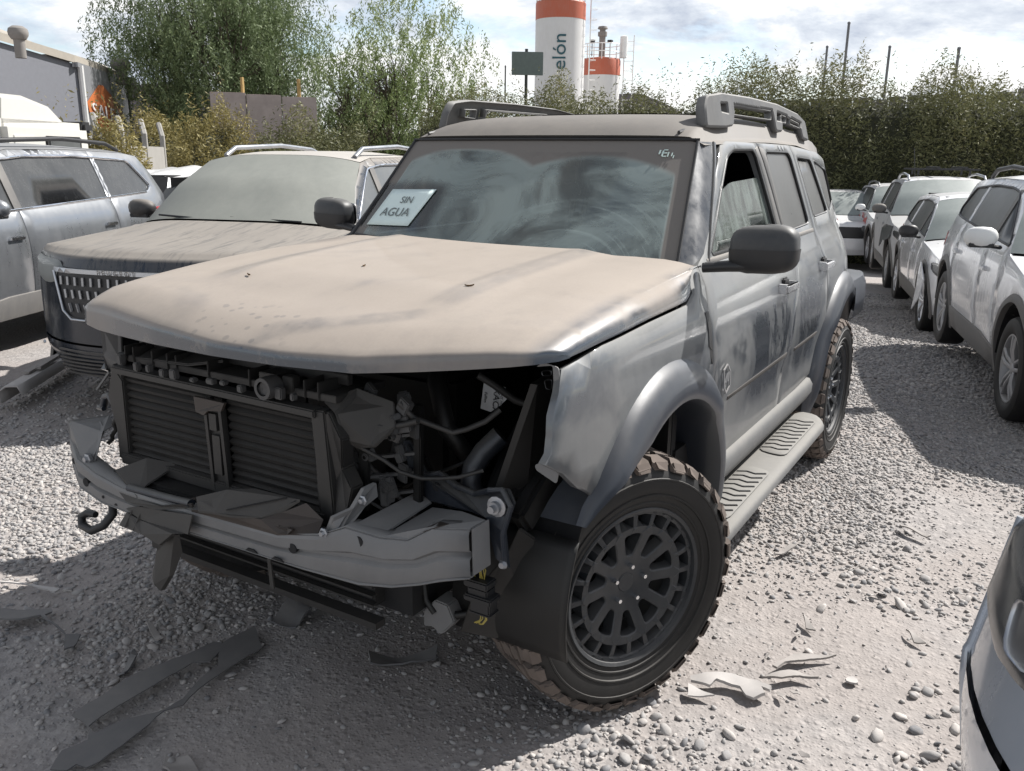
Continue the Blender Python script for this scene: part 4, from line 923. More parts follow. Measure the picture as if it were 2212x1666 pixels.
for k in range(12):
    y = -.58+k*.068+cr.uniform(-.015, .015); MB().box((.735+cr.uniform(-.01, .01), y, 1.022+cr.uniform(-.006, .012)), (.02, cr.uniform(.012, .03), cr.uniform(.012, .035))).build('clip', M_clip, suv, bevel=.003)
MB().prism([(.70, -.55, 1.03), (.71, -.30, 1.045), (.66, -.20, 1.06), (.60, -.30, 1.07), (.60, -.56, 1.06)], (0, 0, .008)).build('torn_duct', M_slat, suv, bevel=.003)
MB().lathe([(.020, .02), (.030, .02), (.032, .0), (.030, -.03)], c=(.735, .055, 1.04), axis='x', n=20).lathe([(0, .01), (.018, .012)], c=(.735, .055, 1.04), axis='x', n=20).build('latch_ring', M_clip, suv, 40)
pt = MB().prism([(.70, .225, 1.02), (.71, .27, 1.0), (.70, .285, .93), (.67, .30, .90), (.66, .36, .91), (.62, .40, .96), (.60, .38, 1.02), (.63, .28, 1.05)], (-.006, 0, -.008)); pt.build('torn_panel', M_sheet, suv, bevel=.002)
for k in range(5):
    z = .74+.055*k; MB().bar((.63, .285, z), (.54, .40, z+.012), .012, .008).build('strut', M_clip, suv)
MB().bar((.63, .29, .70), (.62, .30, 1.0), .03, .02).bar((.54, .41, .72), (.53, .41, 1.0), .025, .02).build('lamp_frame', M_bay, suv, bevel=.003)
for a, b in (((.84, -.02, .704), (.77, .14, .752)), ((.80, .10, .708), (.765, .17, .748))): MB().bar(a, b, .004, .003).build('crack', M_void, suv)
for k in range(9):
    y = .0+k*.03; MB().prism([(.815, -.20+y*1.6, .690), (.822, -.195+y*1.6, .672+cr.uniform(0, .008)), (.815, -.182+y*1.6, .690)], (-.01, 0, 0)).build('torn_tab', M_brown, suv)
# wheel arch liner in front of the tyre
MB().prism([(.50, .711, .700), (.46, .739, .660), (.45, .738, .577), (.45, .768, .570), (.455, .762, .474), (.45, .72, .378), (.50, .638, .345), (.55, .555, .368), (.55, .60, .50), (.51, .68, .618)], (-.012, 0, 0)).prism([(.462, .745, .500), (.462, .700, .380), (.458, .742, .395)], (.006, 0, 0)).build('arch_liner', M_bay, suv, bevel=.003)
rows = []
for t in range(0, 11):
    an = R(28-41*t/10); r = .545; x = -.04+r*math.cos(an); z = .45+.42*r/.545*math.sin(an)*1.15
    rows.append([(x, y, z) for y in (.50, .62, .72, .79, .84, .862)])
MB().grid(rows).build('splash_guard', M_bay, suv, 50).modifiers.new('t', 'SOLIDIFY').thickness = .006
lb = MB().prism([(.55, .429, .394), (.55, .47, .440), (.55, .514, .437), (.55, .537, .390), (.55, .50, .345), (.55, .483, .334), (.55, .46, .352), (.55, .428, .344)], (-.07, 0, 0)); lb.build('loose_bracket', M_steel, suv, bevel=.004)
MB().tube([(.52, .44, .54), (.54, .425, .48), (.55, .44, .43), (.55, .47, .40)], .010, 8).tube([(.5, .60, .42), (.53, .53, .40), (.52, .46, .42)], .012, 8).build('hose', M_bay, suv, 60)
# battery label hanging in the dark bay
lab = MB().grid([[(.20, .405, .990), (.195, .44, .991), (.19, .476, .982)], [(.20, .400, .955), (.197, .44, .957), (.192, .486, .950)], [(.20, .393, .905), (.20, .43, .900), (.198, .462, .925)]]).build('battery_label', M_lab, suv)
lab.modifiers.new('t', 'SOLIDIFY').thickness = .002
def ltext(s, size, y, z, mm=M_ink):
    t = text('label_print', s, size, mm, lab, .0004); return frame_on(t, (.206, y, z), (0, -.10, -1), (0, 1, -.10))
ltext('XACA', .030, .452, .940); ltext('NAUT 1470', .0105, .472, .950); ltext('Fullico', .013, .415, .945)
# paper sign lying on the windscreen: its own thing
ps = empty('paper_sign', (-.59, -.52, 1.45)); po = Vector((-.59, -.52, 1.45))
tag(ps, 'white sheet reading SIN AGUA at the windscreen of the grey four wheel drive', 'paper sign')
pc = [(-.520, -.674, 1.368), (-.652, -.627, 1.512), (-.668, -.368, 1.520), (-.535, -.423, 1.376)]
def bil(u, v):
    a, b, c, d = [np.array(p) for p in pc]; p = (a*(1-v)+b*v)*(1-u)+(d*(1-v)+c*v)*u
    x = wsx(p[1], p[2])+.007+.004*math.sin(u*3)*v; return np.array((x, p[1], p[2]))-np.array(po)
g = MB().grid([[bil(u, v) for u in np.linspace(0, 1, 9)] for v in np.linspace(0, 1, 7)]).build('sheet', M_paper, ps, 60); g.modifiers.new('t', 'SOLIDIFY').thickness = .0012
M_pencil = plain('grey_marker', (.16, .18, .18), .7)
for s_, sz, u, v in (('SIN', .050, .56, .68), ('AGUA', .062, .50, .34)):
    t = text('lettering', s_, sz, M_pencil, ps, .0003); c = bil(u, v); e1 = Vector(bil(u+.2, v))-Vector(bil(u-.2, v)); e2 = Vector(bil(u, v+.2))-Vector(bil(u, v-.2))
    nn = e1.cross(e2).normalized(); nn = nn if nn.x > 0 else -nn
    frame_on(t, Vector(c)+nn*.0035, e1, e2)

M_leaf = plain('dry_leaf_brown', (.14, .09, .05), .8)
for x, y, a, lb in ((.196, -.058, .4, 'dry leaf lying on the dusty bonnet nearest the windscreen'), (.43, -.33, 1.2, 'curled dry leaf lying near the front left of the dusty bonnet'), (.30, .42, 2.4, 'small dry leaf lying on the right half of the dusty bonnet')):
    lf = MB().grid([[(u*.014, v*.005*(1-abs(u)**1.5), .003+.004*abs(v)+.003*u*u) for v in (-1, 0, 1)] for u in (-1, -.5, 0, .5, 1)]).build('dry_leaf', M_leaf, None, 60)
    lf.location = (x, y, Hx(x)-Dy(abs(y))+.0125); lf.rotation_euler = (0, 0, a); tag(lf, lb, 'leaf')
# ------------------------------------------------ other vehicles: one builder, different bodies
def base_prof(**k):
    p = dict(W=.90, L0=.86, wb=2.65, L1=.85, hood=1.02, hoodf=.92, belt=1.06, beltr=1.14, roof=1.58, wsb=-.30, wst=-1.12, rt=-3.10, rb=-3.42, r=.34, sill=.26, clad=True, bump=.58)
    p.update(k); return p
def make_car(name, label, loc, rz, p, M, scale=(1, 1, 1), rails=None, spokes=5, text_fn=None, group=None, skip=(), tilt=0, mirror_m=None, wheel_m=None, front=None):
    """M: dict body, glass, screen, clad, roof"""
    root = empty(name, loc, rz); root.scale = scale; root.rotation_euler = (0, tilt, rz)
    tag(root, label, 'car', group)
    W_ = p['W']; wb = p['wb']; nx = p['L0']; tx = -wb-p['L1']; zr = p['roof']; zb = p['belt']; zbr = p['beltr']; H = p['hood']; HF = p['hoodf']
    fzt = smooth_interp([.15, .3, .5, .72, zb-.16, zb-.03, zb+.02, zr-.09, zr-.03, zr+.05], [.90, .955, .99, 1.0, .985, .955, .93, .735, .66, .55], .02)
    def Y(x, z):
        y = W_*fzt(z)
        if x > .05: y *= 1-.20*min(1.4, (x-.05)/(nx-.05))**2.2
        if x < -wb+.1: y *= 1-.13*min(1.3, (-wb+.1-x)/(-wb+.1-tx))**2.2
        return y
    r = p['r']; ra = r+.075; g = p['sill']; bl = lambda x: zb+(zbr-zb)*min(1, max(0, (p['wsb']-.25-x)/(wb-.3)))
    nb = p['bump']
    # stations: (part, xc, zc, xe, ze)
    wsb, wst, rt, rb = p['wsb'], p['wst'], p['rt'], p['rb']
    nbk = p.get('noseback', 0); rd_ = p.get('round', 0)
    S = [('front_bumper', nx-.08, g-.06, nx-.30-rd_, g-.04), ('front_bumper', nx-.01, g+.06, nx-.24-rd_, g+.08), ('front_bumper', nx, nb-.08, nx-.22-rd_, nb-.06), ('front_bumper', nx-.005, nb, nx-.22-rd_, nb),
         ('grille', nx-.02, nb+.01, nx-.23-rd_, nb+.01), ('grille', nx-.05-nbk, HF-.10, nx-.26-nbk-rd_, HF-.08),
         ('bonnet', nx-.055-nbk, HF-.09, nx-.265-nbk-rd_, HF-.07), ('bonnet', nx-.08-nbk, HF-.02, nx-.30-nbk-rd_, HF-.02), ('bonnet', nx-.16-nbk, HF+.02, nx-.38-nbk-rd_*.6, HF+.01), ('bonnet', .25, H-.02, .1, H-.05), ('bonnet', wsb+.04, H+.05, wsb-.20, zb-.02),
         ('windscreen', wsb, H+.06, wsb-.24, zb-.005), ('windscreen', (wsb+wst)/2+.03, (H+zr)/2+.055, (wsb+wst)/2-.14, (zb+zr)/2+.01), ('windscreen', wst, zr-.02, wst-.06, zr-.075),
         ('roof', wst-.01, zr-.018, wst-.07, zr-.07), ('roof', wst-.30, zr+.012, wst-.35, zr-.035), ('roof', (wst+rt)/2, zr+.02, (wst+rt)/2, zr-.03), ('roof', rt+.25, zr-.015, rt+.25, zr-.055), ('roof', rt-.02, zr-.06, rt+.02, zr-.085),
         ('rear_screen', rt-.03, zr-.065, rt+.015, zr-.09), ('rear_screen', (rt+rb)/2-.03, (zr+zbr)/2-.03, (rt+rb)/2+.03, (zr+zbr)/2-.03), ('rear_screen', rb, zbr, rb+.07, zbr),
         ('tailgate', rb-.005, zbr-.01, rb+.065, zbr-.01), ('tailgate', tx+.06, .88, tx+.20, .88), ('tailgate', tx+.05, .60, tx+.19, .60),
         ('rear_bumper', tx+.01, .58, tx+.16, .58), ('rear_bumper', tx, .42, tx+.15, .42), ('rear_bumper', tx+.05, g, tx+.19, g+.02)]
    mats = dict(front_bumper=M['body'], grille=M.get('grille', M_black), bonnet=M['body'], windscreen=M['screen'], roof=M.get('roof', M['body']), rear_screen=M['glass'], tailgate=M['body'], rear_bumper=M['clad'])
    parts = []
    for s in S:
        if s[0] not in parts: parts.append(s[0])
    objs = {}
    def row(s, n=19, inset=1.):
        _, xc, zc, xe, ze = s; ye = Y(xe, ze)*inset; out = []
        for j in range(n):
            t = -1+2*j/(n-1); a = abs(t); w = a**2.6; out.append((xc+(xe-xc)*w, ye*math.copysign(1-(1-a)**1.06, t) if False else ye*t, zc+(ze-zc)*a**3.2))
        return out
    for part in parts:
        if part in skip: continue
        st = [s for s in S if s[0] == part]; rows = []
        for i in range(len(st)-1):
            for q in range(4):
                u = q/4; rows.append([tuple(a[k]*(1-u)+b[k]*u for k in range(3)) for a, b in zip(row(st[i]), row(st[i+1]))])
        rows.append(row(st[-1]))
        m_ = MB().grid(rows)
        if part == 'bonnet':
            m_.grid([rows[0], [(v[0]-.02, v[1], v[2]+.004) for v in rows[0]]])
        objs[part] = m_.build(part, mats[part], root, 50)
    # side outline
    edge = [(s[3], s[4]) for s in S]
    def arch(cx): return [(cx+ra*math.cos(R(a)), r+.02+ra*math.sin(R(a))) for a in range(0, 181, 12)]
    a_r = [q for q in arch(-wb) if q[1] > g]; a_f = [q for q in arch(0) if q[1] > g]
    bottom = [(edge[-1][0], g)]+[(-wb-ra-.001, g)]+a_r[::-1]+[(-wb+ra+.001, g)]+[(-ra-.001, g)]+a_f[::-1]+[(ra+.001, g)]
    outl = edge[::-1][1:]
    poly = [(tx+.19, g+.02)]+[( -wb-ra-.001, g)]+a_r[::-1]+[(-wb+ra+.001, g), (-ra-.001, g)]+a_f[::-1]+[(ra+.001, g), (nx-.28, g)]
    top = edge[1:-1]
    # drop near duplicates
    full = []
    for q in poly+top:
        if not full or math.hypot(q[0]-full[-1][0], q[1]-full[-1][1]) > .012: full.append(q)
    A, B, Cx = wsb-.30, -1.22, -wb+.28
    win = roundpoly([(wsb-.33, zb+.03), (wst-.12, zr-.12), (wst-.45, zr-.092), ((wst+rt)/2, zr-.088), (rt+.28, zr-.13), (rt-.02+p.get('qx', 0), zbr+.10), (rt+.12+p.get('qx', 0), zbr+.045), (-1.4, bl(-1.4)+.03)], .05)
    segs = [('front_fender', A, nx+1), ('front_door', B, A), ('rear_door', Cx, B), ('quarter_panel', tx-1, Cx)]
    for s in (1, -1):
        sf = lambda u, v, s=s: (u, s*Y(u, v), v)
        for nm, x0, x1 in segs:
            pl = clipx(full, x0+.003, x1-.003)
            if len(pl) < 3: continue
            hl = clipx(win, x0+.035, x1-.035) if nm != 'front_fender' else []
            if nm == 'quarter_panel' and (not hl or max(q[0] for q in hl)-min(q[0] for q in hl) < .08): hl = []
            hl = hl if len(hl) > 2 else []
            o = panel(nm, pl, sf, M['body'], root, s=.10, thick=.02, rollw=.006, rolld=.004, holes=[hl] if hl else [], angle=40)
            objs[(nm, s)] = o
            if hl:
                h = hl if area(hl) > 0 else hl[::-1]
                panel('window_glass', offset(h, -.012), lambda u, v, s=s: (u, s*(Y(u, v)-.010), v), M['glass'], o, s=.2, thick=.004, rollw=0)
            if 'door' in nm:
                hx_ = x0+.16; hz = zb-.17 if nm == 'front_door' else zb-.15; y = Y(hx_, hz)
                MB().box((hx_, s*(y+.022), hz), (.17, .014, .032)).box((hx_+.07, s*(y+.006), hz), (.025, .03, .03)).box((hx_-.07, s*(y+.006), hz), (.025, .03, .03)).build('door_handle', M.get('handle', M['body']), o, 40, bevel=.006)
        # black or bright trim round the glass
        w = win if area(win) > 0 else win[::-1]
        MB().tube([(x, s*(Y(x, z)-.002), z) for x, z in resample(w, .15)]+[(w[0][0], s*(Y(*w[0])-.002), w[0][1])], M.get('trimr', .010), 6, False).build('window_trim', M.get('trim', M_black), root, 60)
        for bx in (B,):
            panel('pillar_trim', [(bx-.045, bl(bx)+.03), (bx+.045, bl(bx)+.03), (bx+.035, zr-.10), (bx-.055, zr-.10)], lambda u, v, s=s: (u, s*(Y(u, v)+.002), v), M_pil, root, s=.2, thick=.01, rollw=0)
        if p['clad']:
            for cx in (0, -wb):
                rows = []
                for a in range(-18, 199, 8):
                    c_, s_ = math.cos(R(a)), math.sin(R(a)); rr = [ra-.004, ra-.002, ra+.035, ra+.055]; yy = [-.08, .012, .016, .001]
                    rows.append([(cx+q*c_, s*(Y(cx+q*c_, max(g, r+.02+q*s_))+d), r+.02+q*s_) for q, d in zip(rr, yy)])
                MB().grid(rows).build('arch_trim', M['clad'], root, 50)
            panel('sill_trim', [(-wb+ra-.02, g-.02), (-ra+.02, g-.02), (-ra-.01, g+.12), (-.9, g+.17), (-wb+ra+.05, g+.17), (-wb+ra+.02, g+.1)], lambda u, v, s=s: (u, s*(Y(u, v)+.014), v), M['clad'], root, s=.2, thick=.03, rollw=.006)
        for cx in (0, -wb):
            rows = [[(cx+(ra-.004)*math.cos(R(t)), s*y, r+.02+(ra-.004)*math.sin(R(t))) for y in (W_*.97, W_*.6)] for t in range(0, 181, 15)]
            MB().grid(rows).build('wheel_well', M_void, root, 50)
        # mirror
        mm = empty('side_mirror', (wsb-.40, s*(W_+.11), zb+.085), 0, root); rows = []
        for i in range(9):
            ph = -PI/2+PI*i/8
            rows.append([(.075*math.cos(ph)**.8*math.cos(2*PI*j/16)-.02*abs(math.cos(ph)), s*.115*math.cos(ph)**.7*math.sin(2*PI*j/16), .075*math.sin(ph)) if abs(math.cos(ph)) > 1e-6 else (0, 0, .075*math.sin(ph)) for j in range(16)])
        MB().grid(rows, True).build('mirror_cap', mirror_m or M['body'], mm, 60)
        MB().tube([(0, -s*.14, -.07), (0, -s*.04, -.055)], .025, 8, squash=.6).box((-.01, 0, -.055), (.09, .16, .035)).build('mirror_arm', M_black, mm, bevel=.008)
        # lamps: one lens from the nose round the corner on to the wing
        hz0, hz1 = p.get('lz', (HF-.21, HF-.05))
        def skin(t, v, s=s, o=.007):
            f = min(1, max(0, (v-(nb+.01))/max(.01, (HF-.09-nb)))); xc = nx-.02-(.03+nbk)*f; xe = nx-.23-rd_-(.03+nbk)*f
            if t <= 1: return (xc+(xe-xc)*t**2.6+o, s*t*(Y(xe, v)+o), v)
            x = xe-(t-1)*.9; return (x, s*(Y(x, v)+o), v)
        t0_, t1_ = p.get('lt', (.52, 1.30)); rows = []; nT = 22
        for q in range(nT+1):
            f = q/nT; t = t0_+(t1_-t0_)*f; top = hz1+.02*f; botm = hz0+(.05*(f-.3)**2*4 if f > .3 else .03*(1-f/.3)); e = min(1, f/.06, (1-f)/.10)**.6; mid = (top+botm)/2+.01*f
            top = mid+(top-mid)*e; botm = mid+(botm-mid)*e
            rows.append([skin(t, botm+(top-botm)*k/6, o=(-.006 if k in (0, 6) or q in (0, nT) else .007)) for k in range(7)])
        MB().grid(rows).build('headlight', M.get('lamp', M_lamp), root, 60); objs[('skin', s)] = skin
        panel('tail_lamp', roundpoly([(tx+.17, .86), (tx+.17, 1.02), (tx+.42, 1.02), (tx+.36, .90)], .03), lambda u, v, s=s: (u, s*(Y(u, v)+.006), v), M_tail, root, s=.08, thick=.01, rollw=.006)
    # dark inner block added to keep daylight out; axles
    MB().box((-wb/2, 0, .42), (wb+1.1, W_*1.5, .30)).box((-wb/2-.1, 0, .72), (wb-.2, W_*1.66, .5)).box(((rt+wst)/2-.05, 0, 1.2), (1.5, W_*1.2, .5)).build('underbody_fill', M_void, root)
    if rails:
        for s in (1, -1):
            y = lambda x, z=zr: s*(Y(x, zr-.06)-.07)
            pts = [(wst-.16, y(wst-.16), zr-.03), (wst-.30, y(wst-.3), zr+.035), ((wst+rt)/2, y((wst+rt)/2), zr+.065), (rt+.45, y(rt+.45), zr+.035), (rt+.22, y(rt+.22), zr-.03)]
            MB().tube(pts, .020, 8).build('roof_rail', rails, root, 60)
    for (x, s, a) in ((0, 1, 0), (-wb, 1, 0), (0, -1, PI), (-wb, -1, PI)):
        road_wheel(root, (x, s*(W_-.125), r), a+p.get('steer', 0)*(x == 0), r=r, spokes=spokes, m=wheel_m)
    wp = MB()
    for y0, y1 in ((.55, .0), (-.12, -.62)):
        wp.tube([(wsb-.01-.16*abs(y0)**2.6, y0, H+.055), (wsb-.03-.16*abs(y1)**2.6, y1, H+.075)], .008, 6)
    for i in range(1): pass
    wp.build('wiper', M_black, objs.get('windscreen', root))
    objs['root'] = root; objs['Y'] = Y; objs['S'] = S
    return objs
M_lamp = glassy('headlight_lens', (.035, .038, .042), .15, (.25, .25, .25), .05)
M_gl_grey = glassy('grey_dusty_glass', (.03, .034, .036), .38, (.21, .215, .21))
M_screen_d = glassy('thick_dust_screen', (.06, .075, .07), .80, (.285, .29, .26), .1)
M_screen_l = glassy('light_dust_screen', (.08, .10, .095), .60, (.36, .39, .37), .1)
M_whitecar = dusty('white_car_paint', (.68, .685, .70), .22, 0, .05, .40, .3, dust=(.50, .485, .46), coat=.7)
M_silver = dusty('silver_car_paint', (.25, .264, .285), .24, .75, .10, .30, .25, dust=(.32, .315, .30), coat=.6)
M_pewter = dusty('dusty_white_flank', (.45, .46, .475), .25, .1, .42, .4, .5, dust=(.33, .325, .31))
M_char = dusty('charcoal_paint', (.010, .015, .024), .22, .0, -.05, .98, .14, dust=(.245, .222, .195), streak=.12, coat=.15, hook=lambda t, d: t.math('SUBTRACT', d, t.math('MULTIPLY', t.rng(t.noise(7, 4, .6, stretch=(.5, 5, 1), dist=.4), .50, .66), .30), clamp=True))
M_clad = dusty('grey_cladding', (.075, .078, .082), .5, 0, .25, .4, .3)
M_fg = dusty('pale_silver_paint', (.40, .435, .49), .20, .2, .05, .25, .2, dust=(.45, .44, .43), coat=.8)
MW = dict(body=M_whitecar, glass=M_gl_grey, screen=M_screen_l, clad=M_clad)
# right hand row, all nose to tail
tc = make_car('parked_car', 'white crossover with wide grey wheel arch cladding and white mirrors, nearest in the right row', (-4.339, 2.572, -.007), R(14.1), base_prof(L0=.85, wb=2.63, L1=.80, W=.885, roof=1.57, hood=1.0, r=.345), MW, rails=M_black, group='cars parked nose to tail along the right', mirror_m=M_white)
ha = make_car('parked_car', 'white hatchback with black mirrors and a torn front wing, second in the right row', (-8.69, 1.575, -.232), R(13.8), base_prof(wb=2.55, L1=.78, W=.88, roof=1.475, hood=.98, hoodf=.86, belt=.98, beltr=1.06, clad=True, r=.33, rt=-2.95, rb=-3.28), MW, scale=(1, 1, 1.02), group='cars parked nose to tail along the right', mirror_m=M_black, wheel_m=M_alu, spokes=5)
# torn wing sheet hanging in front of its front wheel
tn = MB().prism([(-.02, -.90, .78), (.20, -.93, .80), (.34, -.90, .62), (.30, -.92, .42), (.22, -.97, .28), (.14, -.95, .30), (.17, -.94, .50), (.10, -.93, .66)], (0, -.012, 0)); tn.build('torn_wing', M_whitecar, ha['root'])
s2 = make_car('parked_car', 'dusty white SUV with grey mirror, roof bars and ripped wing, third in the right row', (-12.68, .672, -.287), R(13.6), base_prof(W=.93, roof=1.66, hood=1.06, hoodf=.96, belt=1.10, beltr=1.16, r=.35), dict(body=M_pewter, glass=M_gl_grey, screen=M_screen_l, clad=M_clad, roof=M_whitecar), scale=(1, 1, 1.02), rails=M_alu, group='cars parked nose to tail along the right', mirror_m=M_greydust)
MB().prism([(.30, -.90, .98), (-.10, -.96, .98), (-.38, -.99, .90), (-.40, -1.0, .66), (-.30, -1.01, .62), (-.22, -1.0, .68), (-.12, -1.01, .66), (-.05, -1.0, .74), (.10, -.98, .74), (.25, -.93, .80)], (0, -.012, 0)).build('torn_wing', M_silver, s2['root'])
rk = MB(); rz = 1.80
for x in (-1.7, -2.5): rk.bar((x, -.55, rz), (x, .55, rz), .05, .03)
for y in (-.12, .30): rk.bar((-1.5, y, rz+.03), (-2.8, y, rz+.03), .05, .03)
for y in (-.40, .40): rk.bar((-1.7, y, 1.70), (-1.7, y, rz), .03, .03).bar((-2.5, y, 1.70), (-2.5, y, rz), .03, .03)
rk.build('roof_rack', M_black, s2['root'])
MB().tube([(-2.9, -.3, 1.66), (-3.05, -.35, 2.15)], .006, 5).build('aerial', M_black, s2['root'])
po_ = make_car('parked_car', 'white patrol SUV with red flashes on its doors and white mirror, fourth on the right', (-19.0, -.64, -.584), R(18.1), base_prof(W=.92, roof=1.68, hood=1.06, hoodf=.96, belt=1.10, beltr=1.16, r=.36), MW, scale=(1, 1, 1.03), rails=M_alu, group='cars parked nose to tail along the right', mirror_m=M_white)
M_red = plain('red_livery', (.45, .05, .04), .4); Yp = po_['Y']
ps_ = lambda u, v: (u, -(Yp(u, v)+.008), v)
for pl in ([(-3.2, .42), (-3.1, .60), (-2.2, .56), (-1.2, .70), (-.75, .95), (-.45, .98), (-.52, .78), (-.9, .55), (-1.6, .40)], [(-2.4, .86), (-2.45, .97), (-1.5, .98), (-1.4, .88)], [(-3.3, .86), (-3.3, .97), (-2.75, .98), (-2.7, .86)]):
    panel('livery_stripe', pl, ps_, M_red, po_['root'], s=.15, thick=.004, rollw=0)
t_ = text('livery_mark', '333', .20, M_red, po_['root'], .002); frame_on(t_, (-1.0, -(Yp(-1.0, .98)+.012), .98), (1, .0, 0), (0, 0, 1))
fa = make_car('parked_car', 'small white car with a black mirror at the far end of the lane', (-19.8, -2.3, -.666), R(12), base_prof(W=.88, roof=1.56, hood=.98, r=.33, clad=False), MW, scale=(1, 1, 1.03), mirror_m=M_black)
fb = make_car('parked_car', 'white car mostly hidden behind the rear of the grey four wheel drive', (-6.9, -1.12, -.11), R(4), base_prof(W=.86, roof=1.50, hood=.96, belt=1.0, beltr=1.08, r=.32, clad=False), MW, mirror_m=M_white)
# left side
MP = dict(lamp=glassy('hazed_headlight', (.10, .11, .11), .5, (.30, .31, .30), .1), body=M_char, glass=M_gl_grey, screen=M_screen_d, clad=M_blackdust, roof=dusty('dusty_silver_roof', (.30, .31, .32), .3, .3, .4, .5, .3, dust=(.40, .375, .34)), trim=M_chrome, grille=M_char)
pe = make_car('parked_car', 'charcoal SUV with a dust covered windscreen and bright toothed grille, just left of the wreck', (-1.837, -3.274, .05), R(17.8), base_prof(W=.92, L0=.92, wb=2.68, L1=.85, roof=1.62, hood=1.07, hoodf=.99, belt=1.08, beltr=1.15, r=.35, wsb=-.27, wst=-1.02, bump=.42, qx=0, round=.10), MP, scale=(1.10, 1.03, 1.0), rails=M_alu, mirror_m=M_blackdust)
pr = pe['root']; nx = .92
def gs(u, v, off=.012):
    f = (v-.40)/(.99-.40); return (nx-.02-.03*max(f, -.6)-.31*abs(u/.88)**2.6+off, u, v)
panel('grille_opening', roundpoly([(-.50, .88), (.50, .88), (.42, .62), (.34, .59), (-.34, .59), (-.42, .62)], .06), gs, M_black, pr, s=.1, thick=.01, rollw=0)
fr_ = [(-.50, .88), (-.43, .635), (-.36, .585), (.36, .585), (.43, .635), (.50, .88)]
MB().tube([gs(u, v, .022) for u, v in resample(fr_, .08, False)+[fr_[-1]]], .009, 8).build('grille_frame', M_alu, pr, 60)
tb_ = panel('grille_bar', [(-.52, .872), (-.50, .902), (.50, .902), (.52, .872)], lambda u, v: gs(u, v, .022), M_alu, pr, s=.06, thick=.02, rollw=.003)
for i, v in enumerate((.825, .745, .66)):
    for k in range(-7, 8):
        u = (k+(.5 if i % 2 else 0))*.062; lim = .46-.10*(.88-v)/.28
        if abs(u) > lim: continue
        sl_ = -.02*math.copysign(1, u)*i*.4
        MB().bar(gs(u, v+.026, .020), gs(u+sl_, v-.026, .020), .014, .008).build('grille_tooth', M_aludirty, pr)
em = text('grille_lettering', 'PEUGEOT', .042, M_greydust, tb_, .001, space=1.6); frame_on(em, gs(0, .887, .028), (0, 1, 0), (0, 0, 1))
lw = MB()
for k in range(7):
    z_ = .385-.026*k; pts_ = [gs(u_, z_, .022+float(np.interp(z_, [.2, .34], [-.05, .0]))) for u_ in np.linspace(-.50, .50, 9)]
    for i_ in range(8): lw.bar(pts_[i_], pts_[i_+1], .012, .010)
lw.build('lower_vent_bar', M_blackdust, pr)
for s in (1, -1):
    MB().bar(gs(s*.74, .385, .01), gs(s*.80, .365, -.005), .014, .02).build('bumper_trim', M_alu, pr, bevel=.003)
MS = dict(body=M_silver, glass=glassy('privacy_glass', (.014, .016, .018), .28, (.17, .17, .165)), screen=M_screen_l, clad=M_clad, roof=dusty('grey_roof_skin', (.12, .13, .14), .3, .3, .3, .45, .3, dust=(.25, .25, .25)), trim=M_chrome, trimr=.014, handle=M_chrome)
sv = make_car('parked_car', 'metallic silver SUV with black roof rails and tinted windows at the left edge', (-.28, -5.78, .06), R(25), base_prof(W=.93, L0=.85, wb=2.84, L1=.93, roof=1.63, hood=1.06, belt=1.06, beltr=1.13, rt=-3.42, rb=-3.82, r=.36), MS, scale=(1.05, 1, 1.01), rails=M_black)
# white wrecks behind
MWW = dict(body=M_whitecar, glass=M_black, screen=M_black, clad=M_clad)
wk = make_car('crushed_car', 'white wreck with a crumpled roof and no windows, behind the silver SUV', (-8.4, -10.3, -.10), R(200), base_prof(W=.84, roof=1.52, hood=.95, hoodf=.84, belt=.98, beltr=1.04, r=.31, clad=False), MWW)
for o in wk['root'].children_recursive:
    if o.type == 'MESH' and o.name.split('.')[0] in ('roof', 'front_door', 'rear_door', 'windscreen', 'quarter_panel'):
        for v in o.data.vertices:
            if v.co.z > 1.1:
                f = (v.co.z-1.1)/.4; n_ = mnoise.noise(Vector((v.co.x*2.3, v.co.y*3.1, 5.2)))
                v.co.z += f*.10*n_-f*.03; v.co.x += f*.05*n_
ww = make_car('parked_car', 'white car with a curved roof showing between the silver and charcoal SUVs', (-7.9, -8.2, -.10), R(196), base_prof(W=.80, roof=1.40, hood=.9, hoodf=.8, belt=.95, beltr=1.0, r=.30, wb=2.4, L0=.7, L1=.6, rt=-2.75, rb=-3.0, clad=False), MW)
# pale car at the right edge, only its front corner in frame
MF = dict(body=M_fg, glass=M_gl_grey, screen=M_screen_l, clad=M_fg, grille=M_fg)
fc = make_car('parked_car', 'pale silver car whose headlight and bumper corner enter at the lower right edge', (.585, 2.70, .0), R(-55), base_prof(W=.87, L0=.80, wb=2.5, L1=.7, roof=1.5, hood=1.06, hoodf=.97, clad=False, r=.32, noseback=.05, lz=(.68, .90), lt=(.46, 1.40)), MF, mirror_m=M_fg)

fr0 = fc['root']; Yf = fc['Y']
def fskin(t, v, o=.004): 
    return (.80+float(np.interp(v, [.2, .34, .5], [-.08, -.01, 0]))-.22*abs(t)**2.6+o, t*(Yf(.58, v)+o), v)
def fpan(nm, poly, m_, o=.004): return panel(nm, poly, lambda u, v: fskin(u, v, o), m_, fr0, s=.05, thick=.03, rollw=.006, rolld=-.002)
for sg_ in (-1, 1):
    q_ = lambda l: [(sg_*a*.86, b) for a, b in l]
    fpan('lower_intake', q_([(.80, .455), (.82, .42), (.72, .32), (.50, .26), (.12, .25), (.12, .37), (.45, .40), (.66, .44)]), M_black)
    fpan('fog_lamp_surround', q_([(.79, .445), (.81, .42), (.71, .335), (.67, .345), (.72, .40)]), M_clad, .012)
    fpan('intake_rib', q_([(.60, .40), (.63, .395), (.55, .275), (.52, .28)]), M_fg, .014)
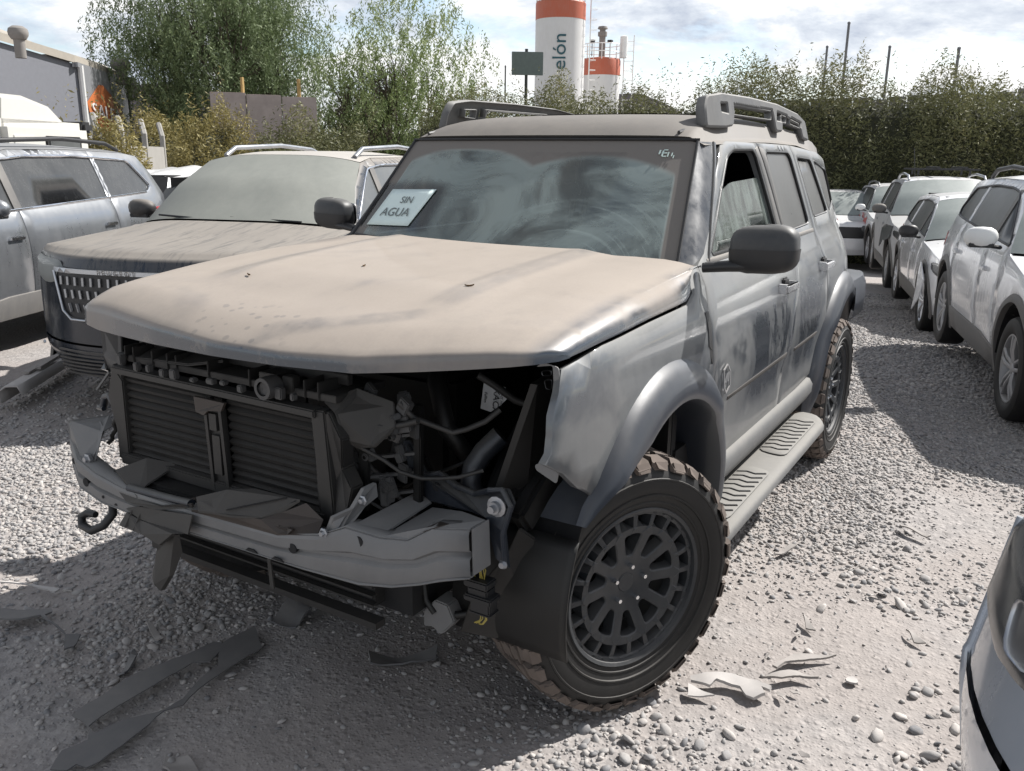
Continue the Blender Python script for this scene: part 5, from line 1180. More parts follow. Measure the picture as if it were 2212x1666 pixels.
for sg_ in (-1, 1):
    MB().tube([(s_[3]-.002, sg_*(Yf(s_[3], s_[4])-.004), s_[4]) for s_ in fc['S'] if s_[0] in ('front_bumper', 'grille')], .016, 8).build('bumper_seam', M_fg, fr0, 60)
    sk_ = fc[('skin', sg_)]
    for nm_, poly_, m_ in (('lamp_reflector', roundpoly([(.50, .75), (.66, .735), (.70, .83), (.56, .85)], .04), M_alu),):
        panel(nm_, poly_, lambda u, v: sk_(u, v, o=.010), m_, fr0, s=.03, thick=.003, rollw=.004, rolld=.004, angle=50)
# ------------------------------------------------ ground
def gz0(x, y):
    d = np.maximum(0, -(np.asarray(x, float)+5.0)); z = -.058*d
    return np.maximum(z, -1.15-.0*d)
def gnoise(x, y): return .020*mnoise.noise(Vector((x*.9, y*.9, 0)))+.010*mnoise.noise(Vector((x*3.1, y*3.1, 4)))+.004*mnoise.noise(Vector((x*11, y*11, 7)))
def axis(lo, a, b, hi, st):
    m = list(np.arange(a, b, st)); o = []; v = b; s = st
    while v < hi: o.append(v); s *= 1.16; v += s
    l = []; v = a-st; s = st
    while v > lo: l.append(v); s *= 1.16; v -= s
    return np.array([lo]+l[::-1]+m+o+[hi])
xs_ = axis(-420, -7, 1.6, 120, .05); ys_ = axis(-320, -4.2, 2.9, 300, .05)
GX, GY = np.meshgrid(xs_, ys_, indexing='ij')
def patch_compact(x, y):
    """1 where the earth is bare and hard, 0 where loose gravel lies"""
    n = .5+.5*mnoise.noise(Vector((x*1.1+3, y*1.1, 2.2)))*1.6
    a = math.exp(-(((x-.9)/.95)**2+((y+.1)/1.0)**2)); b = math.exp(-(((x+.42)/.72)**2+((y-1.38)/.55)**2)); c = math.exp(-(((x+2.0)/.60)**2+((y-1.65)/.33)**2)); e = math.exp(-(((x-.75)/.4)**2+((y+1.35)/.28)**2))*.6
    return min(1, max(0, max(0, a*1.25+b*1.3+c*1.0+e)+.42*(n-.50)))
GZ = gz0(GX, GY); near = (GX > -14) & (GX < 3) & (GY > -9) & (GY < 5)
idx = np.argwhere(near)
for i, j in idx: GZ[i, j] += gnoise(GX[i, j], GY[i, j])-.012
V = np.stack([GX, GY, GZ], -1).reshape(-1, 3); nx_, ny_ = len(xs_), len(ys_)
ii, jj = np.meshgrid(np.arange(nx_-1), np.arange(ny_-1), indexing='ij'); b0 = (ii*ny_+jj).ravel()
F = np.stack([b0, b0+ny_, b0+ny_+1, b0+1], 1)
t = NT('dusty_gravel_ground'); vor = t.n('TexVoronoi'); vor.inputs['Scale'].default_value = 34; t.l(t.coord(), vor.inputs['Vector'])
vor2 = t.n('TexVoronoi'); vor2.inputs['Scale'].default_value = 75; t.l(t.coord(), vor2.inputs['Vector'])
big = t.noise(.55, 6, .6); fine = t.noise(18, 8, .7)
c1 = t.mix(t.rng(big, .35, .65), (.285, .255, .238), (.350, .314, .292)); c2 = t.mix(t.rng(fine, .25, .75), (.23, .212, .202), (.385, .352, .33)); cg = t.mix(.5, c1, c2)
sepc = t.n('SeparateColor'); t.l(vor.outputs['Color'], sepc.inputs[0]); stone = t.mix(t.rng(sepc.outputs[0], 0, 1), (.20, .198, .20), (.40, .382, .37))
cg = t.mix(t.rng(t.noise(1.2, 4), .45, .62, .0, .45), cg, stone)
t.set(Base_Color=cg, Roughness=.95)
hgt = t.math('ADD', t.math('MULTIPLY', t.rng(vor.outputs['Distance'], 0, .5, 1, 0), .6), t.math('ADD', t.math('MULTIPLY', fine, .9), t.math('MULTIPLY', t.rng(vor2.outputs['Distance'], 0, .5, 1, 0), .3)))
t.bump(hgt, .60, .012); M_ground = t.m
gr = npmesh('ground', V, F, M_ground, smooth=True); tag(gr, kind='structure')

# ------------------------------------------------ loose stones
t = NT('gravel_stone'); at = t.n('Attribute', attribute_name='tone').outputs['Fac']
cst = t.mix(t.rng(at, 0, .5), (.17, .173, .182), (.33, .318, .308)); cst = t.mix(t.rng(at, .5, 1), cst, (.46, .43, .405)); cst = t.mix(t.rng(t.noise(60, 4), .3, .8, 0, .5), cst, (.35, .318, .295))
t.set(Base_Color=cst, Roughness=.9); t.bump(t.noise(160, 3), .25, .003); M_stone = t.m
bmi = bmesh.new(); bmesh.ops.create_icosphere(bmi, subdivisions=1, radius=1); ICO = np.array([v.co[:] for v in bmi.verts]); ICF = np.array([[v.index for v in f.verts] for f in bmi.faces]); bmi.free()
bmi = bmesh.new(); bmesh.ops.create_icosphere(bmi, subdivisions=2, radius=1); ICO2 = np.array([v.co[:] for v in bmi.verts]); ICF2 = np.array([[v.index for v in f.verts] for f in bmi.faces]); bmi.free()
def rotm(n):
    q = RNG.normal(size=(n, 4)); q /= np.linalg.norm(q, axis=1)[:, None]; w, x, y, z = q.T
    return np.stack([1-2*(y*y+z*z), 2*(x*y-z*w), 2*(x*z+y*w), 2*(x*y+z*w), 1-2*(x*x+z*z), 2*(y*z-x*w), 2*(x*z-y*w), 2*(y*z+x*w), 1-2*(x*x+y*y)], 1).reshape(n, 3, 3)
def stones(name, P, S, base=ICO, faces=ICF, smooth=False):
    n = len(P); k = len(base)
    shp = np.stack([RNG.uniform(.8, 1.5, n), RNG.uniform(.7, 1.05, n), RNG.uniform(.38, .75, n)], 1)
    v = base[None]*(1+RNG.uniform(-.16, .16, (n, k, 1)))*shp[:, None, :]
    yaw_ = RNG.uniform(0, 2*PI, n); tl = RNG.normal(0, .28, (n, 2)); c, s_ = np.cos(yaw_), np.sin(yaw_)
    x = v[..., 0]*c[:, None]-v[..., 1]*s_[:, None]; y = v[..., 0]*s_[:, None]+v[..., 1]*c[:, None]; z = v[..., 2]+x*tl[:, :1]+y*tl[:, 1:]
    v = np.stack([x, y, z], -1)*S[:, None, None]+P[:, None, :]
    f = (faces[None]+(np.arange(n)*k)[:, None, None]).reshape(-1, 3); tone = np.repeat(np.clip(RNG.normal(.5, .24, n), 0, 1), k)
    o = npmesh(name, v.reshape(-1, 3), f, M_stone, smooth=smooth, color=tone); tag(o, kind='stuff'); return o
# candidates spread with screen density: more near the camera
def ground_z(P): return gz0(P[:, 0], P[:, 1])+np.array([gnoise(a, b) for a, b in P[:, :2]])-.012
def scatter(n, x0, x1, y0, y1, smin, smax, dens, sink=.25, pw=2.2):
    P = np.stack([RNG.uniform(x0, x1, n), RNG.uniform(y0, y1, n)], 1)
    keep = np.array([RNG.random() < dens(a, b) for a, b in P]); P = P[keep]
    # inside the camera's view only
    Q = np.column_stack([P, np.zeros(len(P))])-CAM; dz = Q@fw; u = (Q@Rr)/dz*fpx/1106; v_ = (Q@Uu)/dz*fpx/833; ok = (dz > .5) & (np.abs(u) < 1.25) & (np.abs(v_) < 1.3); P = P[ok]
    S = smin+(smax-smin)*RNG.random(len(P))**pw
    z = ground_z(P)+S*(.45-sink); return np.column_stack([P, z]), S
def loose(x, y): return (1-patch_compact(x, y))
def dn(x, y):
    c = patch_compact(x, y); heap = math.exp(-(((x-.55)/.42)**2+((y+.78)/.28)**2))
    return min(1, (1-c)**2.0*.95+.015+heap*.9)
P, S = scatter(190000, -4.6, 1.5, -3.2, 2.7, .004, .0145, dn, .3, 2.4); stones('gravel', P, S)
P, S = scatter(26000, -3.0, 1.5, -2.2, 2.2, .0035, .007, lambda x, y: .15+.75*(1-patch_compact(x, y))); stones('grit', P, S)
P, S = scatter(110000, -13, -4.4, -4.5, 3.2, .009, .021, lambda x, y: .95 if y > -2.5 else .5); stones('far_gravel', P, S)
P, S = scatter(9000, -3.5, 1.2, -4.6, -1.1, .008, .020, lambda x, y: .9); stones('side_gravel', P, S)
def clus(x, y):
    return max(math.exp(-(((x-.33)/.22)**2+((y-.98)/.22)**2)), .8*math.exp(-(((x-.62)/.3)**2+((y+.72)/.22)**2)), .55*math.exp(-(((x+.05)/.5)**2+((y-1.75)/.18)**2)), .6*math.exp(-(((x+1.15)/.30)**2+((y-1.4)/.4)**2)), .035)
P, S = scatter(4600, -2.2, 1.2, -1.9, 2.0, .009, .023, clus, .2, 2.4); stones('cobbles', P, S, ICO2, ICF2, True)

# ------------------------------------------------ litter on the ground
M_tornd = dusty('torn_dark_plastic', (.035, .042, .055), .4, 0, .38, .25, .7, dust=(.23, .215, .20)); M_tornw = dusty('torn_pale_plastic', (.30, .30, .30), .5, 0, .55, .3, .3, dust=(.48, .45, .425))
M_tornb = dusty('torn_grey_strip', (.10, .10, .10), .5, 0, .65, .3, .4, dust=(.33, .305, .285))
def litter(name, label, pts, m, cat='debris', h=.010, curl=.016, th=.006, hole=None, group=None, z=.0):
    cx = sum(p[0] for p in pts)/len(pts); cy = sum(p[1] for p in pts)/len(pts); zz = float(gz0(cx, cy))+gnoise(cx, cy)+h+z
    ph = random.uniform(0, 6); L_ = max(max(p[0] for p in pts)-min(p[0] for p in pts), max(p[1] for p in pts)-min(p[1] for p in pts))
    P_ = [(p[0]-cx, p[1]-cy) for p in pts]
    def jag(poly, s, a): return [(x+random.uniform(-a, a), y+random.uniform(-a, a)) for x, y in resample(poly, s)]
    P_ = jag(P_, max(.012, L_/22), L_*.005)
    hl = [jag([(p[0]-cx, p[1]-cy) for p in hole], .03, .002)] if hole else []
    sf = lambda u, v: (u, v, curl*math.sin(ph+u/L_*5.0)+curl*.6*math.cos(v/L_*7+ph)+curl*.4*mnoise.noise(Vector((u*20, v*20, ph))))
    o = panel(name, P_, sf, m, None, s=max(.018, L_/14), thick=th, rollw=0, holes=hl, angle=30); o.location = (cx, cy, zz); tag(o, label, cat, group); return o
stripA = [(0.435, -0.42), (0.51, -0.293), (0.681, -0.289), (0.798, -0.268), (0.875, -0.243), (0.925, -0.266), (1.024, -0.247), (1.159, -0.237), (1.188, -0.249), (1.199, -0.289), (1.229, -0.284), (1.247, -0.32), (1.187, -0.367), (1.126, -0.344), (1.096, -0.375), (1.085, -0.423), (1.084, -0.477), (1.035, -0.483), (0.862, -0.494), (0.693, -0.458), (0.585, -0.448), (0.571, -0.425)]
holeA = [(0.619, -0.384), (0.673, -0.366), (0.712, -0.403), (0.86, -0.396), (1.045, -0.4), (1.09, -0.392), (1.1, -0.354), (1.017, -0.329), (0.927, -0.269), (0.855, -0.269), (0.756, -0.311), (0.674, -0.327)]
litter('torn_trim', 'long dark bumper trim split into two arms, lying in the shade in front of the wreck', stripA, M_tornd, 'plastic trim', .022, .008, .004, hole=holeA)
bundle = [(0.856, -1.284), (0.746, -1.143), (0.766, -1.101), (0.8, -1.093), (0.826, -0.92), (0.794, -0.888), (0.858, -0.824), (0.891, -0.833), (0.829, -0.924), (0.809, -1.107), (0.874, -1.151), (0.901, -1.202)]
litter('broken_strip', 'bent dark strip of torn plastic at the left edge of the shade', bundle, M_tornd, 'plastic trim', .03, .014, .006)
litter('plastic_sliver', 'thin pale sliver lying where sun meets shade at the left edge', [(0.728, -1.517), (0.687, -1.428), (0.647, -1.25), (0.672, -1.244), (0.684, -1.401), (0.733, -1.508)], M_tornw, h=.018, curl=.004)
litter('plastic_sheet', 'dark sheet of plastic on the ground beneath the front bumper beam', [(0.365, -0.409), (0.236, -0.437), (0.191, -0.345), (0.249, -0.329), (0.34, -0.309)], M_tornd, h=.02)
litter('plastic_chip', 'small curled stick of plastic left of the long split trim', [(0.76, -0.640), (0.763, -0.617), (0.845, -0.575), (0.856, -0.603)], M_tornd, h=.015)
litter('plastic_chip', 'thin curved shard lying beside the heap of pebbles', [(0.622, -0.774), (0.62, -0.75), (0.666, -0.613), (0.684, -0.622), (0.66, -0.696)], M_tornb, h=.018)
litter('broken_board', 'dusty broken board of plastic at the bottom edge in the shade', [(1.019, -0.143), (0.997, -0.077), (1.032, 0.031), (1.09, -0.01), (1.06, -0.10)], M_tornb, h=.012)
litter('plastic_fragment', 'whitish torn fragment with a ragged edge right of the front tyre', [(-0.106, 1.014), (-0.174, 1.13), (-0.184, 1.209), (-0.166, 1.259), (-0.147, 1.259), (-0.158, 1.231), (-0.131, 1.249), (-0.104, 1.222), (-0.107, 1.196), (-0.137, 1.167), (-0.122, 1.095), (-0.086, 1.087), (-0.091, 1.022)], M_tornw, h=.024, curl=.012, th=.012)
litter('plastic_fragment', 'long pointed dusty sliver behind the whitish fragment', [(-0.308, 1.226), (-0.423, 1.269), (-0.491, 1.394), (-0.405, 1.31), (-0.349, 1.257), (-0.298, 1.244)], M_tornb, h=.022, curl=.006, th=.008)
litter('plastic_fragment', 'short pointed dusty sliver between the white fragment and the long one', [(-0.233, 1.215), (-0.325, 1.303), (-0.323, 1.373), (-0.299, 1.319), (-0.249, 1.272)], M_tornb, h=.018, curl=.006, th=.008)
litter('plastic_fragment', 'small triangular scrap close against the front tyre', [(-0.065, 1.021), (-0.05, 1.114), (-0.013, 1.04)], M_tornw, h=.012, curl=.004)
litter('plastic_chip', 'long chip on the gravel far right behind the near stones', [(-1.808, 1.42), (-1.727, 1.561), (-1.712, 1.545), (-1.772, 1.43)], M_tornb, h=.02, curl=.006)
litter('plastic_chip', 'narrow chip alone on the hard earth right of the wheel', [(-0.718, 1.232), (-0.63, 1.297), (-0.634, 1.263)], M_tornb, h=.016, curl=.005)
litter('plastic_chip', 'angled chip near the bumper of the pale silver car', [(-0.818, 1.573), (-0.755, 1.647), (-0.748, 1.610)], M_tornb, h=.016, curl=.005)
litter('plastic_piece', 'flat grey piece just outside the end of the running board', [(-1.173, 1.003), (-1.307, 1.042), (-1.298, 1.071), (-1.199, 1.029)], M_tornb, h=.022, curl=.005)
litter('bracket_scrap', 'long torn bracket lying deep in the shade under the wreck', [(0.345, 0.038), (0.232, 0.216), (0.213, 0.229), (0.262, 0.257), (0.315, 0.174), (0.399, 0.091)], M_tornd, h=.02)
litter('bottle_cap', 'flattened round cap pressed into the earth right of the torn slivers', [(-.385+.02*math.cos(a), 1.466+.02*math.sin(a)) for a in np.linspace(0, 2*PI, 9)[:-1]], M_tornw, 'cap', .006, .002)
rnd = random.Random(11)
for k in range(46):
    # small leaf-like flakes of paint and plastic strewn over the sunny ground
    x, y = rnd.uniform(-2.4, .55), rnd.uniform(1.05, 1.75); 
    if x > 0: y = rnd.uniform(1.1, 1.6)
    l = rnd.uniform(.02, .055); w_ = l*rnd.uniform(.2, .5); a = rnd.uniform(0, PI); c_, s_ = math.cos(a), math.sin(a)
    pts = [(x+c_*dx*l-s_*dy*w_, y+s_*dx*l+c_*dy*w_) for dx, dy in ((-.5, 0), (-.1, -.5), (.5, -.1), (.35, .3), (-.2, .5))]
    litter('flake', 'small dusty flake among many strewn over the sunlit earth', pts, rnd.choice([M_tornw, M_tornb, M_tornb]), 'flake', .008, .004, .002, group='flakes strewn over the sunlit earth')
# fallen beam lying beside the charcoal car
fb_ = empty('fallen_bumper', (-.95, -4.10, .10), R(38)); tag(fb_, 'long pale bumper beam lying on the ground beside the charcoal SUV', 'bumper')
MB().grid([[(x, y, z) for y, z in ((-.07, -.06), (-.08, .02), (-.03, .06), (.05, .06), (.08, .0))] for x in np.linspace(-1.6, .40, 14)]).build('beam', M_tornw, fb_, 40).modifiers.new('t', 'SOLIDIFY').thickness = .01
MB().bar((.1, -.02, .075), (-.9, .0, .08), .05, .012).bar((.0, .03, .085), (-.3, .03, .09), .03, .02).build('mounting_strip', M_tornb, fb_)

# ------------------------------------------------ foliage
LF = {}
def leaf_cloud(name, C_, size, m, parent=None, droop=.0, tone=None, aspect=.35, sz_var=.5):
    n = len(C_); s = size*(1+RNG.uniform(-sz_var, sz_var, n))
    d = RNG.normal(size=(n, 3)); d[:, 2] = d[:, 2]*.5-droop; d /= np.linalg.norm(d, axis=1)[:, None]
    e = np.cross(d, RNG.normal(size=(n, 3))); e /= np.linalg.norm(e, axis=1)[:, None]
    a = C_+d*s[:, None]; b = C_-d*s[:, None]; c = C_+e*(s*aspect)[:, None]; g_ = C_-e*(s*aspect)[:, None]
    V = np.stack([a, c, b, g_], 1).reshape(-1, 3); F = np.arange(4*n).reshape(n, 4)
    t_ = RNG.normal(.5, .16, n) if tone is None else tone
    return npmesh(name, V, F, m, parent, color=np.repeat(np.clip(t_, 0, 1), 4))
M_pepper = leafmat('pepper_leaves', (.085, .12, .050), (.16, .21, .095), (.28, .33, .17))
M_light = leafmat('light_leaves', (.10, .14, .045), (.20, .255, .095), (.34, .38, .18))
M_hedge = leafmat('hedge_leaves', (.068, .072, .034), (.155, .160, .070), (.29, .255, .13))
M_yell = leafmat('yellow_leaves', (.13, .11, .035), (.26, .22, .08), (.42, .36, .15))
M_bark = plain('bark', (.085, .065, .05), .9, var=.4)
def branches(mb, p, d, l, r, depth, tips, spread=.5, up=.12):
    q = p+d*l; mid = (p+q)/2+Vector(RNG.normal(0, l*.05, 3)); mb.tube([p, mid, q], [r, r*.82, r*.68], 6, False)
    if depth == 0: tips.append(q); return
    if depth < 3: tips.append(mid)
    for k in range(3 if depth > 2 else 3):
        nd = (d+Vector(RNG.normal(0, spread, 3))+Vector((0, 0, up))).normalized(); branches(mb, q, nd, l*RNG.uniform(.62, .85), r*.6, depth-1, tips, spread, up)
def tree(label, base, h, crown_r, m, n, droop=1.0, strand=1.1, depth=5, lean=(0, 0), center=None, size=.075, group=None, name='pepper_tree'):
    root = empty(name, base); tag(root, label, 'tree', group); mb = MB(); tips = []
    for k in range(4 if depth > 4 else 3):
        d = Vector((RNG.normal(lean[0], .35), RNG.normal(lean[1], .35), 1)).normalized()
        branches(mb, Vector((RNG.normal(0, .15), RNG.normal(0, .15), -.4)), d, h*.24, h*.028, depth, tips, .48)
    T_ = np.array([tuple(t_) for t_ in tips]); sc = min(1., crown_r*.85/np.percentile(np.hypot(T_[:, 0], T_[:, 1]), 92)); T_[:, :2] *= sc
    mb.V = [(v[0]*sc, v[1]*sc, v[2]) for v in mb.V]; mb.build('trunk', M_bark, root)
    # foliage hangs in strands from the twig ends and from a rough shell of clumps
    k = n//22; cen = np.array([0, 0, h*.58]); 
    u = RNG.normal(size=(k, 3)); u /= np.linalg.norm(u, axis=1)[:, None]; rr = RNG.uniform(.25, 1.0, k)**.55
    lob = 1+.28*np.array([mnoise.noise(Vector(tuple(v*1.9))+Vector(base)) for v in u])
    A_ = cen+u*np.array([crown_r, crown_r, h*.46])*(rr*lob)[:, None]
    B_ = T_[RNG.integers(0, len(T_), k)]+RNG.normal(0, h*.05, (k, 3)); sel = RNG.random(k) < .45; A_[sel] = B_[sel]
    gap = np.array([mnoise.noise(Vector((a[0]*.9, a[1]*.9, a[2]*.9))+Vector(base)*.7) for a in A_]); inn = (A_[:, 0]/crown_r)**2+(A_[:, 1]/crown_r)**2+((A_[:, 2]-cen[2])/(h*.48))**2 < 1.25; A_ = A_[(gap > -.13) & (A_[:, 2] > h*.10) & inn]; k = len(A_)
    m_ = 22; tt = np.linspace(0, 1, m_)[None, :, None]; ln = RNG.uniform(.35, 1, (k, 1, 1))*strand; drift = RNG.normal(0, .18, (k, 1, 3))*strand; drift[..., 2] = 0
    Cc = A_[:, None, :]+drift*tt+np.concatenate([np.zeros((k, m_, 2)), -ln*tt*droop], 2)+RNG.normal(0, .05, (k, m_, 3))
    tone = np.repeat(np.clip(RNG.normal(.45, .2, k)+.14*(A_[:, 2]-cen[2])/h, 0, 1), m_)+RNG.normal(0, .07, k*m_)
    leaf_cloud('crown', Cc.reshape(-1, 3), size, m, root, droop=1.2*droop, tone=tone, aspect=.26); return root
def bush_points(n, line, h, w, seedv=0, clump=1.0):
    """points through a long bushy bank that follows a ground line of (x,y,z0,h)"""
    L_ = np.array(line, float); seg = np.hypot(np.diff(L_[:, 0]), np.diff(L_[:, 1])); cum = np.concatenate([[0], np.cumsum(seg)]); s = RNG.uniform(0, cum[-1], n)
    X = np.interp(s, cum, L_[:, 0]); Y_ = np.interp(s, cum, L_[:, 1]); Z0 = np.interp(s, cum, L_[:, 2]); HH = np.interp(s, cum, L_[:, 3])
    tx_ = np.interp(s, (cum[1:]+cum[:-1])/2, np.diff(L_[:, 0])/seg); ty_ = np.interp(s, (cum[1:]+cum[:-1])/2, np.diff(L_[:, 1])/seg)
    a = RNG.uniform(0, PI, n); rr = RNG.uniform(.72, 1.02, n)
    bump = np.array([.5*mnoise.noise(Vector((s_*.55, seedv, a_*1.1)))+.35*mnoise.noise(Vector((s_*1.7, seedv+3, a_*2.4)))+.2*mnoise.noise(Vector((s_*4.5, seedv+9, a_*5))) for s_, a_ in zip(s, a)])
    rr = rr*(1+.42*bump*clump); off = np.cos(a)*w*rr; z = Z0+np.sin(a)**.7*HH*np.minimum(rr, 1.25)
    return np.stack([X-ty_*off, Y_+tx_*off, z], 1), bump, a
def bush(name, label, line, w, n, m, size, group=None, cat='bush', spikes=0, seedv=0):
    root = empty(name, (line[0][0], line[0][1], line[0][2])); tag(root, label, cat, group); o_ = np.array(line[0][:3])
    P_, b_, a_ = bush_points(n, line, None, w, seedv)
    tone = .42+.5*b_+RNG.normal(0, .13, n)
    # solid dark core added so no daylight leaks through the middle
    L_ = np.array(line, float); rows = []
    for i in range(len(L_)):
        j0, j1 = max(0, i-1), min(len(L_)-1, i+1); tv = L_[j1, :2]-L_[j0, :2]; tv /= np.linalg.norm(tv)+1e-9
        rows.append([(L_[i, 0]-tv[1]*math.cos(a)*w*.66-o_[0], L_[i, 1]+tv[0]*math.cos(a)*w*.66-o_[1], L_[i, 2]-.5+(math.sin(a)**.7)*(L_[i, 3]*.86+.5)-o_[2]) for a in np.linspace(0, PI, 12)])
    cr = MB().grid(rows); k_ = len(rows[0]); cr.F.append(list(range(k_))); cr.F.append(list(range((len(rows)-1)*k_, len(rows)*k_))); cr.build('dark_core', M_core, root)
    if spikes:
        seg = np.hypot(np.diff(L_[:, 0]), np.diff(L_[:, 1])); cum = np.concatenate([[0], np.cumsum(seg)]); pts = []; tn_ = []
        for k in range(spikes):
            s = RNG.uniform(0, cum[-1]); x = np.interp(s, cum, L_[:, 0]); y = np.interp(s, cum, L_[:, 1]); z = np.interp(s, cum, L_[:, 2])+np.interp(s, cum, L_[:, 3])*.92; hh = RNG.uniform(.25, 1)**2*1.0+.25
            x += RNG.normal(0, w*.3); y += RNG.normal(0, w*.3); dx, dy = RNG.normal(0, .12, 2)
            for q in range(16):
                f = q/15; pts.append((x+dx*f+RNG.normal(0, .05), y+dy*f+RNG.normal(0, .05), z+hh*f)); tn_.append(RNG.normal(.4, .15))
        P_ = np.concatenate([P_, np.array(pts)]); tone = np.concatenate([tone, np.array(tn_)])
    leaf_cloud('foliage', P_-o_, size, m, root, droop=-.5, tone=tone, aspect=.27)
    return root
M_core = plain('bush_core_dark', (.040, .042, .024), .95, var=.5, scale=3)
gb = -1.15
# the long bank of scrub
hedge_line = [(-25.2, 9.5, gb, 4.7), (-24.6, 3.5, gb, 4.8), (-24.3, .95, gb, 4.75), (-24.1, -1.3, gb, 4.95), (-23.7, -3.5, gb, 5.0), (-23.0, -5.9, gb, 5.1), (-22.0, -8.3, gb, 4.6), (-21.1, -10.1, gb, 4.3), (-20.0, -11.8, gb, 4.5), (-18.3, -13.8, gb, 4.2)]
bush('hedge', 'long dark bank of scrub closing off the lot behind all the cars', hedge_line, 1.9, 300000, M_hedge, .05, cat='hedge', spikes=260)
bush('bush', 'olive green rounded bush left of the long scrub bank', [(-17.2, -14.8, gb, 3.5), (-15.6, -15.9, gb, 3.4), (-14.2, -16.4, gb, 2.9)], 1.7, 42000, M_hedge, .05, spikes=60, seedv=5)
bush('bush', 'yellow flowering bush standing against the left end of the scrub', [(-13.2, -15.9, gb, 4.1), (-12.2, -15.7, gb, 3.75), (-11.2, -15.3, gb, 2.6)], 1.0, 26000, M_yell, .045, spikes=30, seedv=8)
bush('bush', 'yellowish bush beside the white truck in front of the warehouse', [(-6.2, -11.9, -.3, 2.15), (-7.0, -12.0, -.3, 2.35), (-7.7, -12.4, -.3, 1.8)], .75, 16000, M_yell, .042, spikes=20, seedv=11)
bush('bush', 'straw coloured shrub under the corner of the warehouse', [(-13.2, -19.6, -.8, 3.4), (-14.4, -19.6, -.8, 3.3), (-15.2, -19.2, -.8, 2.6)], 1.1, 16000, M_yell, .05, spikes=20, seedv=14)
tree('tall pepper tree with drooping leaves, left of the silos and right of the warehouse', (-21.3, -25.9, gb), 13.0, 4.15, M_pepper, 280000, depth=5, size=.062, strand=1.2)
tree('airy light green pepper tree in front of the taller one, with bare limbs showing', (-22.3, -17.6, gb), 8.9, 3.2, M_light, 72000, depth=5, size=.06, strand=.9)
tree('dark green tree filling the gap between the two pepper trees', (-23.5, -21.0, gb), 6.0, 2.2, M_pepper, 45000, depth=4, size=.07, strand=1.0)
for (x, y, z, h, r_, lb) in ((-31.5, 1.4, gb, 6.2, .8, 'small dark tree over the wall at the far right edge'), (-31.0, .1, gb, 5.9, .7, 'small dark sapling over the wall, left of another')):
    tree(lb, (x, y, z), h, r_, M_pepper, 5000, depth=3, size=.06, strand=.35, name='small_tree')

# ------------------------------------------------ walls, poles, silos
M_conc = plain('weathered_concrete', (.22, .205, .19), .9, var=.3, scale=2, bump=.3); M_concd = plain('old_block', (.38, .32, .295), .95, var=.35, scale=2.5, bump=.3)
M_fence = plain('fence_concrete', (.27, .26, .24), .9, var=.18, scale=3, bump=.2); M_pole = plain('galvanised_pole', (.16, .16, .17), .6); M_wood = plain('yellow_timber', (.45, .30, .12), .8)
w1_ = empty('boundary_wall', (-29.5, -2, gb)); tag(w1_, 'grey block wall peeping over the scrub on the right', 'wall')
cs = [(-28.2, -8.5, 4.6), (-29.0, -4.6, 4.7), (-29.35, -1.9, 4.75), (-29.5, -.2, 4.85), (-29.6, 4.0, 5.15)]
for k in range(len(cs)-1):
    a = cs[k]; b = cs[k+1]; n_ = 5
    for j in range(n_):
        f0, f1 = j/n_, (j+1)/n_-.012; p0 = [a[i]+(b[i]-a[i])*f0 for i in range(3)]; p1 = [a[i]+(b[i]-a[i])*f1 for i in range(3)]
        hz = max(p0[2], p1[2])+RNG.uniform(-.07, .07); MB().bar((p0[0]+29.5, p0[1]+2, (hz)/2), (p1[0]+29.5, p1[1]+2, hz/2), .22, hz).bar((p0[0]+29.5, p0[1]+2, hz+.05), (p1[0]+29.5, p1[1]+2, hz+.05), .32, .12).build('wall_panel', M_conc, w1_, bevel=.02)
for lb, x, y, z0, z1, r_ in (('tallest thin metal pole above the scrub', -31.05, -4.85, gb, 6.34, .045), ('short metal pole just left of the tallest one', -30.9, -5.47, gb, 5.58, .04), ('metal pole just right of the tallest one', -31.28, -3.47, gb, 5.52, .045), ('metal pole furthest to the right above the scrub', -31.55, -1.34, gb, 5.40, .05), ('slim pole left of the flat board by the silo', -26.6, -16.1, gb, 4.97, .03)):
    o = MB().tube([(0, 0, 0), (.0, 0, (z1-z0)/2), (0, 0, z1-z0)], r_, 10).lathe([(0, z1-z0+.03), (r_*1.2, z1-z0), (r_*1.2, z1-z0-.05)], n=10).build('metal_pole', M_pole, None, 60); o.location = (x, y, z0); tag(o, lb, 'pole')
bp = empty('board_on_pole', (-27.0, -15.43, gb)); tag(bp, 'flat dark board on a post left of the large silo', 'sign board')
MB().tube([(0, 0, 0), (0, 0, 6.72)], .06, 8).build('post', M_black, bp); dirb = vnorm(np.array([-.55, .83, 0])); 
MB().bar(tuple(dirb*-.55+np.array((.08, .05, 6.20))), tuple(dirb*.62+np.array((.08, .05, 6.20))), .06, .82).build('board', plain('board_grey', (.12, .15, .14), .5), bp, bevel=.01)
M_silo = dusty('silo_white', (.60, .60, .59), .5, 0, .1, .2, .3, dust=(.42, .40, .37), streak=.5); M_band = dusty('silo_orange', (.42, .095, .045), .5, 0, .08, .2, .3, dust=(.35, .25, .2), streak=.6); M_teal = plain('sign_teal', (.012, .075, .095), .5)
